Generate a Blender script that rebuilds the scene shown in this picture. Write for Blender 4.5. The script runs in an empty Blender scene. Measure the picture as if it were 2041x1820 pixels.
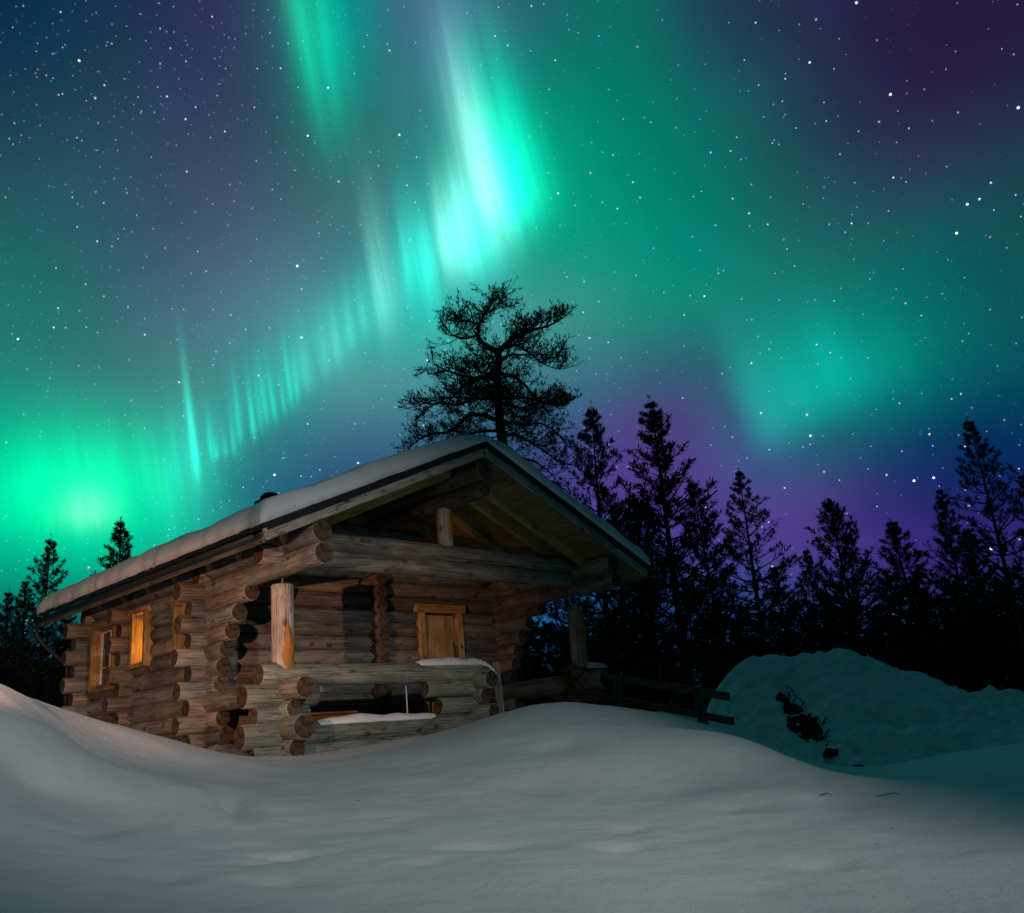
import bpy, math, random
import numpy as np
from mathutils import Vector, Matrix, noise

R = math.radians
PI = math.pi
scn = bpy.context.scene
COL = scn.collection

# ----------------------------------------------------------------- camera
CAM = Vector((-10.1175, -10.4471, 0.3918))
FWD = Vector((0.68782546, 0.66618465, 0.28826055))
RGT = Vector((0.71034864, -0.69945942, -0.07849412))
UPV = Vector((-0.14933498, -0.25875575, 0.95432936))
cd = bpy.data.cameras.new('camera')
cam = bpy.data.objects.new('camera', cd)
COL.objects.link(cam)
m = Matrix((RGT, UPV, -FWD)).transposed().to_4x4()
m.translation = CAM
cam.matrix_world = m
cd.sensor_width = 36
cd.lens = 32.5577
cd.clip_start = 0.05
cd.clip_end = 3000
scn.camera = cam
scn.view_settings.view_transform = 'Standard'
scn.view_settings.look = 'None'
scn.view_settings.exposure = 0
scn.view_settings.gamma = 1
scn.cycles.max_bounces = 6
scn.cycles.use_denoising = True

F_PX = 1845.8428


def at(x, y, depth):
    """world point on the sight line of a survey point (x, y), `depth` metres away along the view axis"""
    return CAM + (FWD + RGT * ((x - 1020.5) / F_PX) + UPV * ((910 - y) / F_PX)) * depth


# ----------------------------------------------------------------- sky: night sky with aurora, laid out in azimuth / elevation
SKY_ROWS = [
 [(0.0001, 0.0003, 0.0005), (0.0002, 0.0013, 0.0022), (0.0003, 0.0018, 0.003), (0.0003, 0.0018, 0.003), (0.0003, 0.0018, 0.003), (0.0003, 0.0018, 0.003), (0.0003, 0.0018, 0.003), (0.0003, 0.0018, 0.003), (0.0003, 0.0018, 0.003), (0.0003, 0.0019, 0.0032), (0.0004, 0.002, 0.0035), (0.0005, 0.0022, 0.0038), (0.0006, 0.0023, 0.0041), (0.0006, 0.0024, 0.0044), (0.0006, 0.0024, 0.0042), (0.0006, 0.0024, 0.004), (0.0006, 0.0024, 0.0039), (0.0006, 0.0024, 0.0037), (0.0006, 0.0023, 0.0035), (0.0005, 0.0021, 0.0033), (0.0004, 0.0018, 0.003), (0.0003, 0.0016, 0.0028), (0.0003, 0.0015, 0.0027), (0.0003, 0.0015, 0.0027), (0.0003, 0.0015, 0.0027), (0.0003, 0.0015, 0.0027), (0.0002, 0.0011, 0.0019), (0.0001, 0.0003, 0.0005)],
 [(0.0001, 0.0003, 0.0005), (0.0002, 0.0013, 0.0022), (0.0003, 0.0018, 0.003), (0.0003, 0.0018, 0.003), (0.0003, 0.0018, 0.003), (0.0003, 0.0018, 0.003), (0.0003, 0.0018, 0.003), (0.0003, 0.0018, 0.003), (0.0003, 0.0018, 0.003), (0.0003, 0.0019, 0.0032), (0.0004, 0.002, 0.0035), (0.0005, 0.0022, 0.0038), (0.0005, 0.0023, 0.0041), (0.0006, 0.0024, 0.0044), (0.0006, 0.0024, 0.0042), (0.0006, 0.0024, 0.0041), (0.0006, 0.0024, 0.0039), (0.0006, 0.0024, 0.0037), (0.0006, 0.0023, 0.0035), (0.0006, 0.0024, 0.0039), (0.0006, 0.0026, 0.0047), (0.0006, 0.0026, 0.0053), (0.0007, 0.0027, 0.0061), (0.0008, 0.0031, 0.0075), (0.001, 0.0035, 0.0092), (0.0011, 0.004, 0.0112), (0.0011, 0.0035, 0.0111), (0.0005, 0.0012, 0.0046)],
 [(0.0001, 0.0003, 0.0005), (0.0002, 0.0013, 0.0022), (0.0003, 0.0018, 0.003), (0.0003, 0.0018, 0.003), (0.0003, 0.002, 0.0034), (0.0004, 0.0025, 0.0041), (0.0005, 0.0029, 0.005), (0.0006, 0.0033, 0.006), (0.0007, 0.0038, 0.0071), (0.0009, 0.0047, 0.0091), (0.0011, 0.0063, 0.0125), (0.0014, 0.0084, 0.017), (0.0017, 0.0112, 0.0231), (0.002, 0.0149, 0.0312), (0.0022, 0.0161, 0.0347), (0.0024, 0.0173, 0.0384), (0.0031, 0.0209, 0.0522), (0.0049, 0.0233, 0.0667), (0.0072, 0.0266, 0.0809), (0.0091, 0.0281, 0.0914), (0.0096, 0.0253, 0.0946), (0.009, 0.0221, 0.0951), (0.0086, 0.0194, 0.0953), (0.011, 0.0233, 0.1185), (0.0142, 0.028, 0.1473), (0.0195, 0.031, 0.1763), (0.0217, 0.0199, 0.1375), (0.0078, 0.0041, 0.0357)],
 [(0.0004, 0.0053, 0.0119), (0.0017, 0.0219, 0.0491), (0.0024, 0.0306, 0.0688), (0.0024, 0.031, 0.0697), (0.0024, 0.0319, 0.0717), (0.0027, 0.0358, 0.0813), (0.0033, 0.0445, 0.1034), (0.0039, 0.0556, 0.1319), (0.0047, 0.07, 0.1691), (0.0057, 0.0887, 0.2179), (0.0064, 0.1033, 0.2511), (0.007, 0.1126, 0.2738), (0.0077, 0.1174, 0.2909), (0.0086, 0.1167, 0.3012), (0.0097, 0.1098, 0.3035), (0.0113, 0.0878, 0.2822), (0.0136, 0.0723, 0.2681), (0.0257, 0.0619, 0.2496), (0.0407, 0.0531, 0.236), (0.0511, 0.0425, 0.2298), (0.0537, 0.0314, 0.227), (0.0503, 0.0237, 0.217), (0.0412, 0.0205, 0.1993), (0.0328, 0.0174, 0.1812), (0.0247, 0.0142, 0.1622), (0.0172, 0.0111, 0.1423), (0.007, 0.0089, 0.0943), (0.0007, 0.0024, 0.0205)],
 [(0, 0.0702, 0.045), (0, 0.2917, 0.1886), (0, 0.4032, 0.2627), (0, 0.386, 0.2572), (0, 0.3729, 0.2531), (0, 0.405, 0.2641), (0.0001, 0.4442, 0.2813), (0.0014, 0.4018, 0.2836), (0.0032, 0.3502, 0.2872), (0.0054, 0.306, 0.2919), (0.0085, 0.2565, 0.2922), (0.0117, 0.1972, 0.2821), (0.0145, 0.1485, 0.2706), (0.0165, 0.1095, 0.2578), (0.0217, 0.0792, 0.2514), (0.0455, 0.0567, 0.2671), (0.0609, 0.0444, 0.2652), (0.0767, 0.043, 0.2618), (0.086, 0.0401, 0.2552), (0.0861, 0.0332, 0.2305), (0.0337, 0.0198, 0.1678), (0.0104, 0.0167, 0.1373), (0.0044, 0.0151, 0.1239), (0.0018, 0.016, 0.1169), (0.0015, 0.018, 0.1129), (0.0011, 0.0204, 0.1085), (0.0005, 0.0165, 0.0735), (0.0001, 0.0061, 0.0168)],
 [(0, 0.138, 0.0585), (0, 0.5392, 0.2426), (0, 0.7073, 0.3344), (0, 0.6678, 0.3286), (0, 0.6385, 0.3243), (0, 0.8701, 0.3755), (0, 0.8423, 0.3851), (0, 0.4458, 0.2958), (0.0136, 0.1401, 0.2075), (0.0163, 0.0851, 0.1808), (0.0127, 0.0741, 0.1744), (0.0129, 0.0651, 0.1742), (0.0163, 0.0573, 0.1791), (0.0224, 0.0502, 0.1871), (0.0387, 0.0438, 0.205), (0.0759, 0.038, 0.236), (0.0859, 0.0386, 0.2397), (0.0816, 0.0437, 0.2365), (0.0397, 0.0837, 0.2317), (0.0213, 0.1032, 0.2169), (0.0093, 0.0633, 0.1445), (0.0021, 0.0385, 0.1182), (0.0006, 0.0298, 0.1065), (0.0009, 0.036, 0.1009), (0.0011, 0.052, 0.0995), (0.0014, 0.0743, 0.098), (0.0012, 0.0563, 0.067), (0.0003, 0.013, 0.015)],
 [(0.001, 0.0398, 0.0342), (0.0021, 0.1895, 0.1513), (0.001, 0.2913, 0.2196), (0, 0.3239, 0.2287), (0, 0.3714, 0.2421), (0.0019, 0.4509, 0.2743), (0.009, 0.4316, 0.2777), (0.0153, 0.307, 0.2484), (0.0344, 0.2181, 0.2353), (0.0235, 0.1736, 0.2206), (0.0373, 0.1072, 0.1942), (0.0335, 0.1107, 0.2001), (0.0249, 0.1088, 0.1978), (0.029, 0.0964, 0.2044), (0.0319, 0.0848, 0.2089), (0.0434, 0.0654, 0.2099), (0.0754, 0.0426, 0.2066), (0.0671, 0.0479, 0.1972), (0.0232, 0.1132, 0.1943), (0.0021, 0.2226, 0.2059), (0.0018, 0.2315, 0.1987), (0.0001, 0.1831, 0.1636), (0.0011, 0.1099, 0.119), (0.0019, 0.0785, 0.092), (0.0021, 0.0775, 0.0886), (0.0024, 0.0763, 0.0848), (0.0019, 0.055, 0.0614), (0.0005, 0.0132, 0.0149)],
 [(0.0023, 0.029, 0.028), (0.0104, 0.1248, 0.1232), (0.0154, 0.1776, 0.1782), (0.0159, 0.179, 0.1821), (0.0164, 0.1802, 0.1852), (0.026, 0.2033, 0.1989), (0.0416, 0.2172, 0.2169), (0.0544, 0.2241, 0.2335), (0.0533, 0.2509, 0.2551), (0.0211, 0.3071, 0.2769), (0.0761, 0.3008, 0.3149), (0.0813, 0.2802, 0.3112), (0.0609, 0.2506, 0.289), (0.0511, 0.2227, 0.2676), (0.0454, 0.1988, 0.2429), (0.0383, 0.1736, 0.2161), (0.0334, 0.132, 0.1863), (0.0254, 0.1076, 0.1637), (0.0155, 0.149, 0.1602), (0.0041, 0.2107, 0.1752), (0.0025, 0.2147, 0.1741), (0.0005, 0.1655, 0.1479), (0.0026, 0.1164, 0.1214), (0.0027, 0.0806, 0.0898), (0.0029, 0.0791, 0.089), (0.0033, 0.0786, 0.0897), (0.0036, 0.0492, 0.0588), (0.0013, 0.0099, 0.0126)],
 [(0.0016, 0.0193, 0.0193), (0.0076, 0.0927, 0.0909), (0.0114, 0.1436, 0.139), (0.0121, 0.1551, 0.1486), (0.0126, 0.165, 0.1567), (0.0109, 0.1793, 0.152), (0.04, 0.1565, 0.1906), (0.0611, 0.1498, 0.2088), (0.0681, 0.1776, 0.2326), (0.0662, 0.2619, 0.2911), (0.0635, 0.3668, 0.3378), (0.0238, 0.4329, 0.3582), (0.0249, 0.4262, 0.3691), (0.0525, 0.3599, 0.3414), (0.0623, 0.2797, 0.2798), (0.0439, 0.2654, 0.2494), (0.0148, 0.2773, 0.2264), (0.001, 0.259, 0.1898), (0.0047, 0.2009, 0.1706), (0.008, 0.1732, 0.1578), (0.0078, 0.1513, 0.1427), (0.0049, 0.1296, 0.1254), (0.0018, 0.105, 0.1101), (0.005, 0.0714, 0.0862), (0.0068, 0.0621, 0.0775), (0.0092, 0.0543, 0.0715), (0.0082, 0.0285, 0.048), (0.0024, 0.0043, 0.0107)],
 [(0.0028, 0.0119, 0.0171), (0.0103, 0.058, 0.075), (0.0129, 0.0911, 0.1083), (0.0117, 0.0994, 0.1106), (0.0107, 0.1067, 0.1125), (0.0153, 0.113, 0.1283), (0.0317, 0.1032, 0.1501), (0.0506, 0.1049, 0.1729), (0.0639, 0.1257, 0.1977), (0.074, 0.1612, 0.2259), (0.0661, 0.2198, 0.2574), (0.0333, 0.2882, 0.2912), (0.021, 0.3142, 0.2957), (0.0186, 0.3159, 0.2838), (0.0085, 0.3207, 0.2627), (0.0029, 0.3234, 0.2404), (0.0023, 0.2728, 0.199), (0, 0.2326, 0.1749), (0.0003, 0.2, 0.1572), (0.0059, 0.1393, 0.1325), (0.0118, 0.0977, 0.1151), (0.0161, 0.0662, 0.1043), (0.0214, 0.0418, 0.0982), (0.0151, 0.0378, 0.0742), (0.013, 0.0317, 0.0657), (0.0155, 0.0212, 0.0627), (0.0117, 0.0105, 0.0407), (0.0026, 0.0019, 0.0083)],
 [(0.0016, 0.0076, 0.0141), (0.0083, 0.0372, 0.0637), (0.0134, 0.0586, 0.0942), (0.015, 0.0641, 0.098), (0.0164, 0.069, 0.1013), (0.0199, 0.0793, 0.1152), (0.0285, 0.0813, 0.1322), (0.0414, 0.0787, 0.1489), (0.0496, 0.0906, 0.1581), (0.0506, 0.1137, 0.168), (0.0474, 0.1516, 0.1851), (0.0512, 0.1729, 0.2082), (0.0228, 0.2593, 0.2493), (0.0107, 0.2952, 0.24), (0.0036, 0.3342, 0.2294), (0.0002, 0.3466, 0.2109), (0.0006, 0.2536, 0.1731), (0, 0.2072, 0.1522), (0.0012, 0.1658, 0.1326), (0.0058, 0.1109, 0.1115), (0.013, 0.0636, 0.0947), (0.019, 0.033, 0.0802), (0.0219, 0.0174, 0.0651), (0.022, 0.0117, 0.0543), (0.0162, 0.0131, 0.0538), (0.0157, 0.0103, 0.0476), (0.0108, 0.0057, 0.03), (0.0025, 0.0013, 0.0071)],
 [(0.0005, 0.0045, 0.011), (0.0032, 0.023, 0.0508), (0.0063, 0.0374, 0.0767), (0.0082, 0.0418, 0.0811), (0.0099, 0.0459, 0.0849), (0.0151, 0.0588, 0.099), (0.0225, 0.0639, 0.1138), (0.0319, 0.06, 0.1258), (0.04, 0.062, 0.128), (0.0316, 0.0907, 0.1325), (0.0142, 0.153, 0.1514), (0.0336, 0.1563, 0.1748), (0.0262, 0.2345, 0.2359), (0.01, 0.2782, 0.2313), (0.0021, 0.3187, 0.2229), (0, 0.2984, 0.1836), (0, 0.2186, 0.1498), (0, 0.1907, 0.1385), (0.0022, 0.1427, 0.1296), (0.0076, 0.0897, 0.1079), (0.0138, 0.0455, 0.086), (0.0181, 0.0214, 0.0686), (0.0189, 0.0114, 0.0548), (0.0177, 0.0083, 0.0479), (0.0154, 0.008, 0.0427), (0.0152, 0.008, 0.0423), (0.0108, 0.0057, 0.03), (0.0025, 0.0013, 0.0071)],
 [(0.0004, 0.0044, 0.0108), (0.0017, 0.0186, 0.046), (0.0024, 0.0262, 0.0648), (0.0024, 0.0262, 0.0648), (0.0033, 0.0288, 0.0678), (0.0072, 0.0387, 0.0799), (0.0145, 0.043, 0.092), (0.0245, 0.0416, 0.1022), (0.0325, 0.0436, 0.1078), (0.0231, 0.0802, 0.1207), (0.0004, 0.1908, 0.1533), (0.0086, 0.1838, 0.1815), (0.0421, 0.1743, 0.2242), (0.0203, 0.2226, 0.244), (0.0043, 0.2445, 0.225), (0.003, 0.1994, 0.1625), (0.0021, 0.17, 0.1341), (0.0015, 0.1564, 0.1265), (0.0068, 0.0789, 0.1006), (0.012, 0.0402, 0.0839), (0.0155, 0.031, 0.0753), (0.019, 0.019, 0.0685), (0.0176, 0.0109, 0.0534), (0.0176, 0.0083, 0.0487), (0.016, 0.008, 0.0443), (0.0152, 0.008, 0.0423), (0.0108, 0.0057, 0.03), (0.0025, 0.0013, 0.0071)],
 [(0.0004, 0.0044, 0.0108), (0.0017, 0.0186, 0.046), (0.0024, 0.0262, 0.0648), (0.0024, 0.0262, 0.0648), (0.0028, 0.0272, 0.0662), (0.0051, 0.0325, 0.0737), (0.011, 0.0325, 0.0808), (0.0214, 0.0299, 0.0877), (0.0256, 0.0365, 0.0959), (0.0262, 0.0853, 0.1372), (0, 0.2593, 0.1878), (0.0011, 0.1839, 0.1888), (0.048, 0.1326, 0.2142), (0.0657, 0.1636, 0.2691), (0.0339, 0.1366, 0.2036), (0.0127, 0.119, 0.1453), (0.0059, 0.1317, 0.1274), (0.0016, 0.1554, 0.1274), (0.0086, 0.0683, 0.0941), (0.013, 0.032, 0.08), (0.0144, 0.0342, 0.0764), (0.0188, 0.0225, 0.0727), (0.0178, 0.0125, 0.0562), (0.0176, 0.0092, 0.0504), (0.0167, 0.008, 0.0459), (0.0152, 0.008, 0.0423), (0.0108, 0.0057, 0.03), (0.0025, 0.0013, 0.0071)],
 [(0.0004, 0.0044, 0.0108), (0.0017, 0.0186, 0.046), (0.0024, 0.0262, 0.0648), (0.0024, 0.0262, 0.0648), (0.0031, 0.0279, 0.0672), (0.0054, 0.0331, 0.0745), (0.0117, 0.0323, 0.0813), (0.0219, 0.0298, 0.088), (0.0257, 0.0366, 0.096), (0.0262, 0.0845, 0.1366), (0.0001, 0.2613, 0.1876), (0, 0.1889, 0.1878), (0.0465, 0.1298, 0.2093), (0.0634, 0.1596, 0.262), (0.0399, 0.1431, 0.2181), (0.0142, 0.1172, 0.1494), (0.0071, 0.1273, 0.1277), (0.0025, 0.1496, 0.1274), (0.0061, 0.0878, 0.1025), (0.012, 0.039, 0.0831), (0.0139, 0.0335, 0.0775), (0.0171, 0.0264, 0.0739), (0.0185, 0.0158, 0.0627), (0.0176, 0.0102, 0.0522), (0.0175, 0.008, 0.0478), (0.0157, 0.008, 0.0435), (0.0108, 0.0057, 0.03), (0.0025, 0.0013, 0.0071)],
 [(0.0003, 0.0036, 0.0088), (0.0014, 0.0151, 0.0374), (0.002, 0.0213, 0.0527), (0.002, 0.0213, 0.0527), (0.0027, 0.0232, 0.0554), (0.0047, 0.0274, 0.0612), (0.0101, 0.0261, 0.0665), (0.0183, 0.0241, 0.0718), (0.0209, 0.0299, 0.0781), (0.0213, 0.068, 0.1105), (0.0006, 0.204, 0.1505), (0, 0.1575, 0.1526), (0.0352, 0.1045, 0.1663), (0.0495, 0.1262, 0.2067), (0.0382, 0.1221, 0.1904), (0.013, 0.0937, 0.1251), (0.0069, 0.1015, 0.1076), (0.0028, 0.1167, 0.1035), (0.0033, 0.0908, 0.0909), (0.0088, 0.0404, 0.0707), (0.011, 0.0266, 0.064), (0.0126, 0.0252, 0.0612), (0.0156, 0.0161, 0.0568), (0.0143, 0.0092, 0.044), (0.0143, 0.0072, 0.0404), (0.0135, 0.0065, 0.037), (0.0088, 0.0046, 0.0244), (0.0021, 0.0011, 0.0057)],
 [(0.0002, 0.0016, 0.0041), (0.0006, 0.007, 0.0173), (0.0009, 0.0098, 0.0243), (0.0009, 0.0098, 0.0243), (0.0014, 0.011, 0.026), (0.0023, 0.0129, 0.0286), (0.0049, 0.0119, 0.0309), (0.0087, 0.0111, 0.0333), (0.0097, 0.0139, 0.0361), (0.0098, 0.031, 0.0507), (0.0005, 0.0901, 0.0685), (0, 0.0747, 0.0704), (0.0125, 0.0508, 0.0759), (0.0219, 0.0566, 0.0924), (0.0208, 0.0594, 0.0948), (0.0075, 0.0447, 0.0623), (0.0038, 0.0459, 0.0517), (0.0017, 0.0515, 0.0478), (0.0008, 0.0531, 0.046), (0.0035, 0.0239, 0.0345), (0.0049, 0.012, 0.03), (0.0053, 0.0127, 0.0288), (0.0067, 0.0093, 0.0275), (0.0069, 0.0056, 0.0229), (0.0066, 0.0038, 0.0195), (0.0066, 0.003, 0.0179), (0.0042, 0.0021, 0.0117), (0.001, 0.0005, 0.0026)]]

SKY_LEAN = 0.190

SKY_FOLD = ((0.6121, 0.143, -11.7432), (-0.1431, 0.4292, -4.3477), (17.43, 17.52))

SKY_RAYS = [(1.316, 0.3082, -9.6871, 0.0389, -0.2546, 8.4336, 0.36, 0.6, 0.56, 0.875, 2.3),
 (0.8921, 0.1875, -5.6392, 0.0463, -0.3902, 15.2085, 0.05, 0.14, 0.16, 1.0, 1.0),
 (0.6625, 0.1439, -5.7757, 0.0302, -0.2215, 7.1959, 0.0, 1.0, 0.56, 1.0, 3.2),
 (3.1836, 0.287, 2.6291, 0.0322, -0.4243, 12.8254, 0.18, 0.42, 0.36, 0.2647, 1.6),
 (2.8325, 0.2417, -1.4726, 0.0283, -0.4304, 13.6845, 0.1, 0.25, 0.24, 0.5556, 1.6),
 (0.7934, 0.0962, -1.6613, 0.0443, -0.4822, 14.3932, 0.0, 0.4, 0.3, 1.0, 1.6),
 (1.1072, 0.1835, 0.6515, 0.0547, -0.3925, 11.4359, 0.0, 0.4, 0.28, 1.0, 1.3),
 (4.8393, 0.3454, 19.9007, 0.0324, -0.4511, 13.2898, 0.02, 0.22, 0.18, 0.5, 1.6),
 (3.6263, 0.2481, 10.0972, 0.0292, -0.4487, 12.9382, 0.02, 0.26, 0.22, 0.5714, 1.6),
 (2.0236, 0.1799, -8.9848, 0.0233, -0.4304, 13.6019, 0.0, 0.3, 0.22, 1.0, 2.0),
 (2.9381, 0.3767, 13.564, 0.0386, -0.318, 8.9863, 0.13, 0.4, 0.34, 0.4167, 1.8),
 (1.3422, 0.3557, 2.4747, 0.0607, -0.3116, 13.6457, 0.0, 0.32, 0.14, 0.4762, 1.0),
 (6.1801, 0.9014, 106.5696, 0.047, -0.3209, 6.5201, 0.02, 0.66, 0.46, 1.0, 3.0),
 (0.7704, 0.0176, 15.2265, 0.006, -0.3793, 6.364, 0.01, 0.09, 0.08, 1.0, 1.0),
 (2.4911, 0.2319, 48.4784, 0.038, -0.427, 7.8836, 0.0, 0.14, 0.1, 1.0, 1.0),
 (9.2345, 0.9723, 144.4741, 0.0899, -0.8477, 16.784, 0.0, 0.27, 0.18, 0.7692, 3.0),
 (9.1375, 1.051, 137.0877, 0.067, -0.5639, 11.8324, 0.0, 0.27, 0.18, 0.7692, 3.0),
 (9.0333, 1.1171, 126.2762, 0.0665, -0.5209, 11.2022, 0.0, 0.27, 0.18, 0.7692, 3.0),
 (8.997, 1.0178, 123.4046, 0.0789, -0.6707, 14.4216, 0.0, 0.27, 0.18, 0.7692, 3.0),
 (8.8983, 1.3532, 111.488, 0.091, -0.5874, 13.2124, 0.0, 0.27, 0.18, 0.7692, 3.0),
 (8.8635, 1.3144, 107.0623, 0.1095, -0.7276, 16.2619, 0.0, 0.27, 0.18, 0.7692, 3.0),
 (8.7676, 1.0484, 101.1859, 0.0677, -0.5431, 12.4931, 0.0, 0.27, 0.18, 0.7692, 3.0),
 (8.8395, 1.0017, 107.2072, 0.0988, -0.838, 18.5893, 0.0, 0.27, 0.18, 0.7692, 3.0),
 (4.4411, 0.6294, 44.0125, 0.1054, -0.7329, 17.4997, 0.02, 0.15, 0.12, 0.7692, 3.0),
 (9.3833, 0.6263, 162.725, 0.0934, -1.4094, 26.3935, 0.0, 0.27, 0.18, 0.7692, 3.0),
 (4.4028, 0.4021, 42.686, 0.0555, -0.5629, 13.6593, 0.02, 0.15, 0.12, 0.7692, 3.0),
 (4.3711, 0.3495, 39.9214, 0.0496, -0.5634, 13.9012, 0.02, 0.15, 0.12, 0.7692, 3.0),
 (4.3298, 0.283, 36.9566, 0.0384, -0.5103, 12.9814, 0.02, 0.15, 0.12, 0.7692, 3.0),
 (4.2836, 0.3217, 31.2847, 0.0419, -0.5111, 13.4557, 0.02, 0.15, 0.12, 0.7692, 3.0),
 (9.2913, 1.0076, 149.4085, 0.1395, -1.2876, 25.222, 0.0, 0.27, 0.18, 0.7692, 3.0),
 (9.3867, 0.9008, 161.0506, 0.0774, -0.8029, 15.6366, 0.0, 0.27, 0.18, 0.7692, 3.0),
 (8.7356, 0.9709, 98.1824, 0.0835, -0.7157, 16.485, 0.0, 0.27, 0.18, 0.7692, 3.0),
 (9.089, 0.7278, 134.6886, 0.0642, -0.7569, 15.5067, 0.0, 0.27, 0.18, 0.7692, 3.0),
 (1.1123, 0.0576, 27.644, 0.0292, -1.1846, 17.3868, 0.14, 0.12, 0.16, 1.0, 1.4),
 (0.2502, 0.0134, 6.2449, 0.019, -0.4792, 8.0943, 0.0, 0.45, 0.16, 1.0, 1.0),
 (0.5193, -0.046, 2.1959, -0.0229, -0.4, 12.0866, 0.06, 0.4, 0.33, 1.0, 1.6),
 (0.1028, 0.0925, -0.7845, 0.4096, -0.5133, 17.1103, 0.0, 0.15, 0.115, 1.0, 1.35),
 (0.3093, -0.0605, -5.4805, -0.0992, -0.4822, 11.2909, 0.0, 0.05, 0.035, 1.0, 1.0),
 (0.6151, -0.0231, 7.6198, 0.0128, -0.353, 14.3917, 0.0, 0.1, 0.09, 1.0, 1.0),
 (1.3125, 0.1121, -29.341, 0.0262, -0.3595, 6.6139, 0.0, 0.05, 0.045, 1.0, 2.5)]


def build_sky():
    w = bpy.data.worlds.new('World')
    scn.world = w
    w.use_nodes = True
    nt = w.node_tree
    N, L = nt.nodes, nt.links
    N.clear()

    def vm(op, a=None, b=None, c=None):
        n = N.new('ShaderNodeVectorMath')
        n.operation = op
        for i, s in enumerate((a, b, c)):
            if s is None:
                continue
            if isinstance(s, (tuple, list)):
                n.inputs[i].default_value = s
            else:
                L.new(s, n.inputs[i])
        return n.outputs['Value'] if op in ('DOT_PRODUCT', 'DISTANCE', 'LENGTH') else n.outputs['Vector']

    def mt(op, a, b=None, c=None, clamp=False):
        n = N.new('ShaderNodeMath')
        n.operation = op
        n.use_clamp = clamp
        for i, s in enumerate((a, b, c)):
            if s is None:
                continue
            if isinstance(s, (int, float)):
                n.inputs[i].default_value = s
            else:
                L.new(s, n.inputs[i])
        return n.outputs[0]

    def scl(v, f):
        n = N.new('ShaderNodeVectorMath')
        n.operation = 'SCALE'
        if isinstance(v, tuple):
            n.inputs[0].default_value = v
        else:
            L.new(v, n.inputs[0])
        L.new(f, n.inputs['Scale'])
        return n.outputs['Vector']

    tc = N.new('ShaderNodeTexCoord')
    d = vm('NORMALIZE', tc.outputs['Generated'])
    A0 = R(45.9157)
    ex = vm('DOT_PRODUCT', d, (math.cos(A0), -math.sin(A0), 0))
    ey = vm('DOT_PRODUCT', d, (math.sin(A0), math.cos(A0), 0))
    sp = N.new('ShaderNodeSeparateXYZ')
    L.new(d, sp.inputs[0])
    az = mt('MULTIPLY', mt('ARCTAN2', ex, ey), 180 / PI)
    el = mt('MULTIPLY', mt('ARCSINE', sp.outputs[2]), 180 / PI)
    cb = N.new('ShaderNodeCombineXYZ')
    L.new(az, cb.inputs[0])
    L.new(el, cb.inputs[1])
    p = cb.outputs[0]
    cb1 = N.new('ShaderNodeCombineXYZ')
    L.new(az, cb1.inputs[0])
    L.new(el, cb1.inputs[1])
    cb1.inputs[2].default_value = 1
    p1 = cb1.outputs[0]
    acc = None
    pos = mt('MULTIPLY_ADD', az, 1 / 88.0, .5, clamp=True)
    for i, row in enumerate(SKY_ROWS):
        rp = N.new('ShaderNodeValToRGB')
        rp.color_ramp.interpolation = 'B_SPLINE'
        es = rp.color_ramp.elements
        while len(es) < len(row):
            es.new(.5)
        for j, c in enumerate(row):
            es[j].position = j / (len(row) - 1)
        for j, c in enumerate(row):
            es[j].color = (c[0], c[1], c[2], 1)
        L.new(pos, rp.inputs[0])
        # quadratic B-spline weight of this row of elevation
        t = mt('ABSOLUTE', mt('MULTIPLY_ADD', el, 1 / 3.5, -(-3.0 + 3.5 * i) / 3.5))
        u1 = mt('MAXIMUM', mt('SUBTRACT', 1.5, t), 0)
        u2 = mt('MAXIMUM', mt('SUBTRACT', .5, t), 0)
        wgt = mt('MULTIPLY', mt('MULTIPLY_ADD', mt('MULTIPLY', u2, u2), -3, mt('MULTIPLY', u1, u1)), .5)
        tr = scl(rp.outputs['Color'], wgt)
        acc = vm('ADD', tr, acc if acc else (.0004, .0012, .002))
    K2 = math.exp(-.5)
    base_glow, acc = acc, None
    for ax, ay, ac, bx, by, bc, r, g, b, kx, ky in SKY_RAYS:
        x = vm('DOT_PRODUCT', p1, (ax, ay, ac))
        y = vm('DOT_PRODUCT', p1, (bx, by, bc))
        x = mt('MAXIMUM', mt('MULTIPLY', x, kx), mt('MULTIPLY', x, -1))
        y = mt('MAXIMUM', mt('MULTIPLY', y, ky), mt('MULTIPLY', y, -1))
        f = mt('POWER', K2, mt('MULTIPLY_ADD', x, x, mt('MULTIPLY', y, y)))
        acc = vm('ADD', scl((r, g, b), f), acc if acc else (0, 0, 0))
    # fine rays inside the bright curtains, running along the field lines
    rv = N.new('ShaderNodeCombineXYZ')
    L.new(vm('DOT_PRODUCT', p1, (1.0, SKY_LEAN, 0)), rv.inputs[0])
    L.new(mt('MULTIPLY', el, .035), rv.inputs[1])
    rn = N.new('ShaderNodeTexNoise')
    rn.inputs['Scale'].default_value = .95
    rn.inputs['Detail'].default_value = 3
    rn.inputs['Roughness'].default_value = .6
    L.new(rv.outputs[0], rn.inputs['Vector'])
    rk = mt('MAXIMUM', mt('MULTIPLY_ADD', rn.outputs[0], 1.7, .15), .3)
    acc = vm('ADD', base_glow, scl(acc, rk))
    # the fold of the right-hand curtain: soft left and lower edges, fading upward
    e1, e2, cc = SKY_FOLD
    s1 = mt('SMOOTH_MIN', mt('ADD', vm('DOT_PRODUCT', p1, e1), .5), 1.0, .5)
    s2 = mt('SMOOTH_MIN', mt('ADD', vm('DOT_PRODUCT', p1, e2), .5), 1.0, .5)
    s1 = mt('SMOOTH_MAX', s1, 0.0, .3)
    s2 = mt('SMOOTH_MAX', s2, 0.0, .3)
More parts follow.
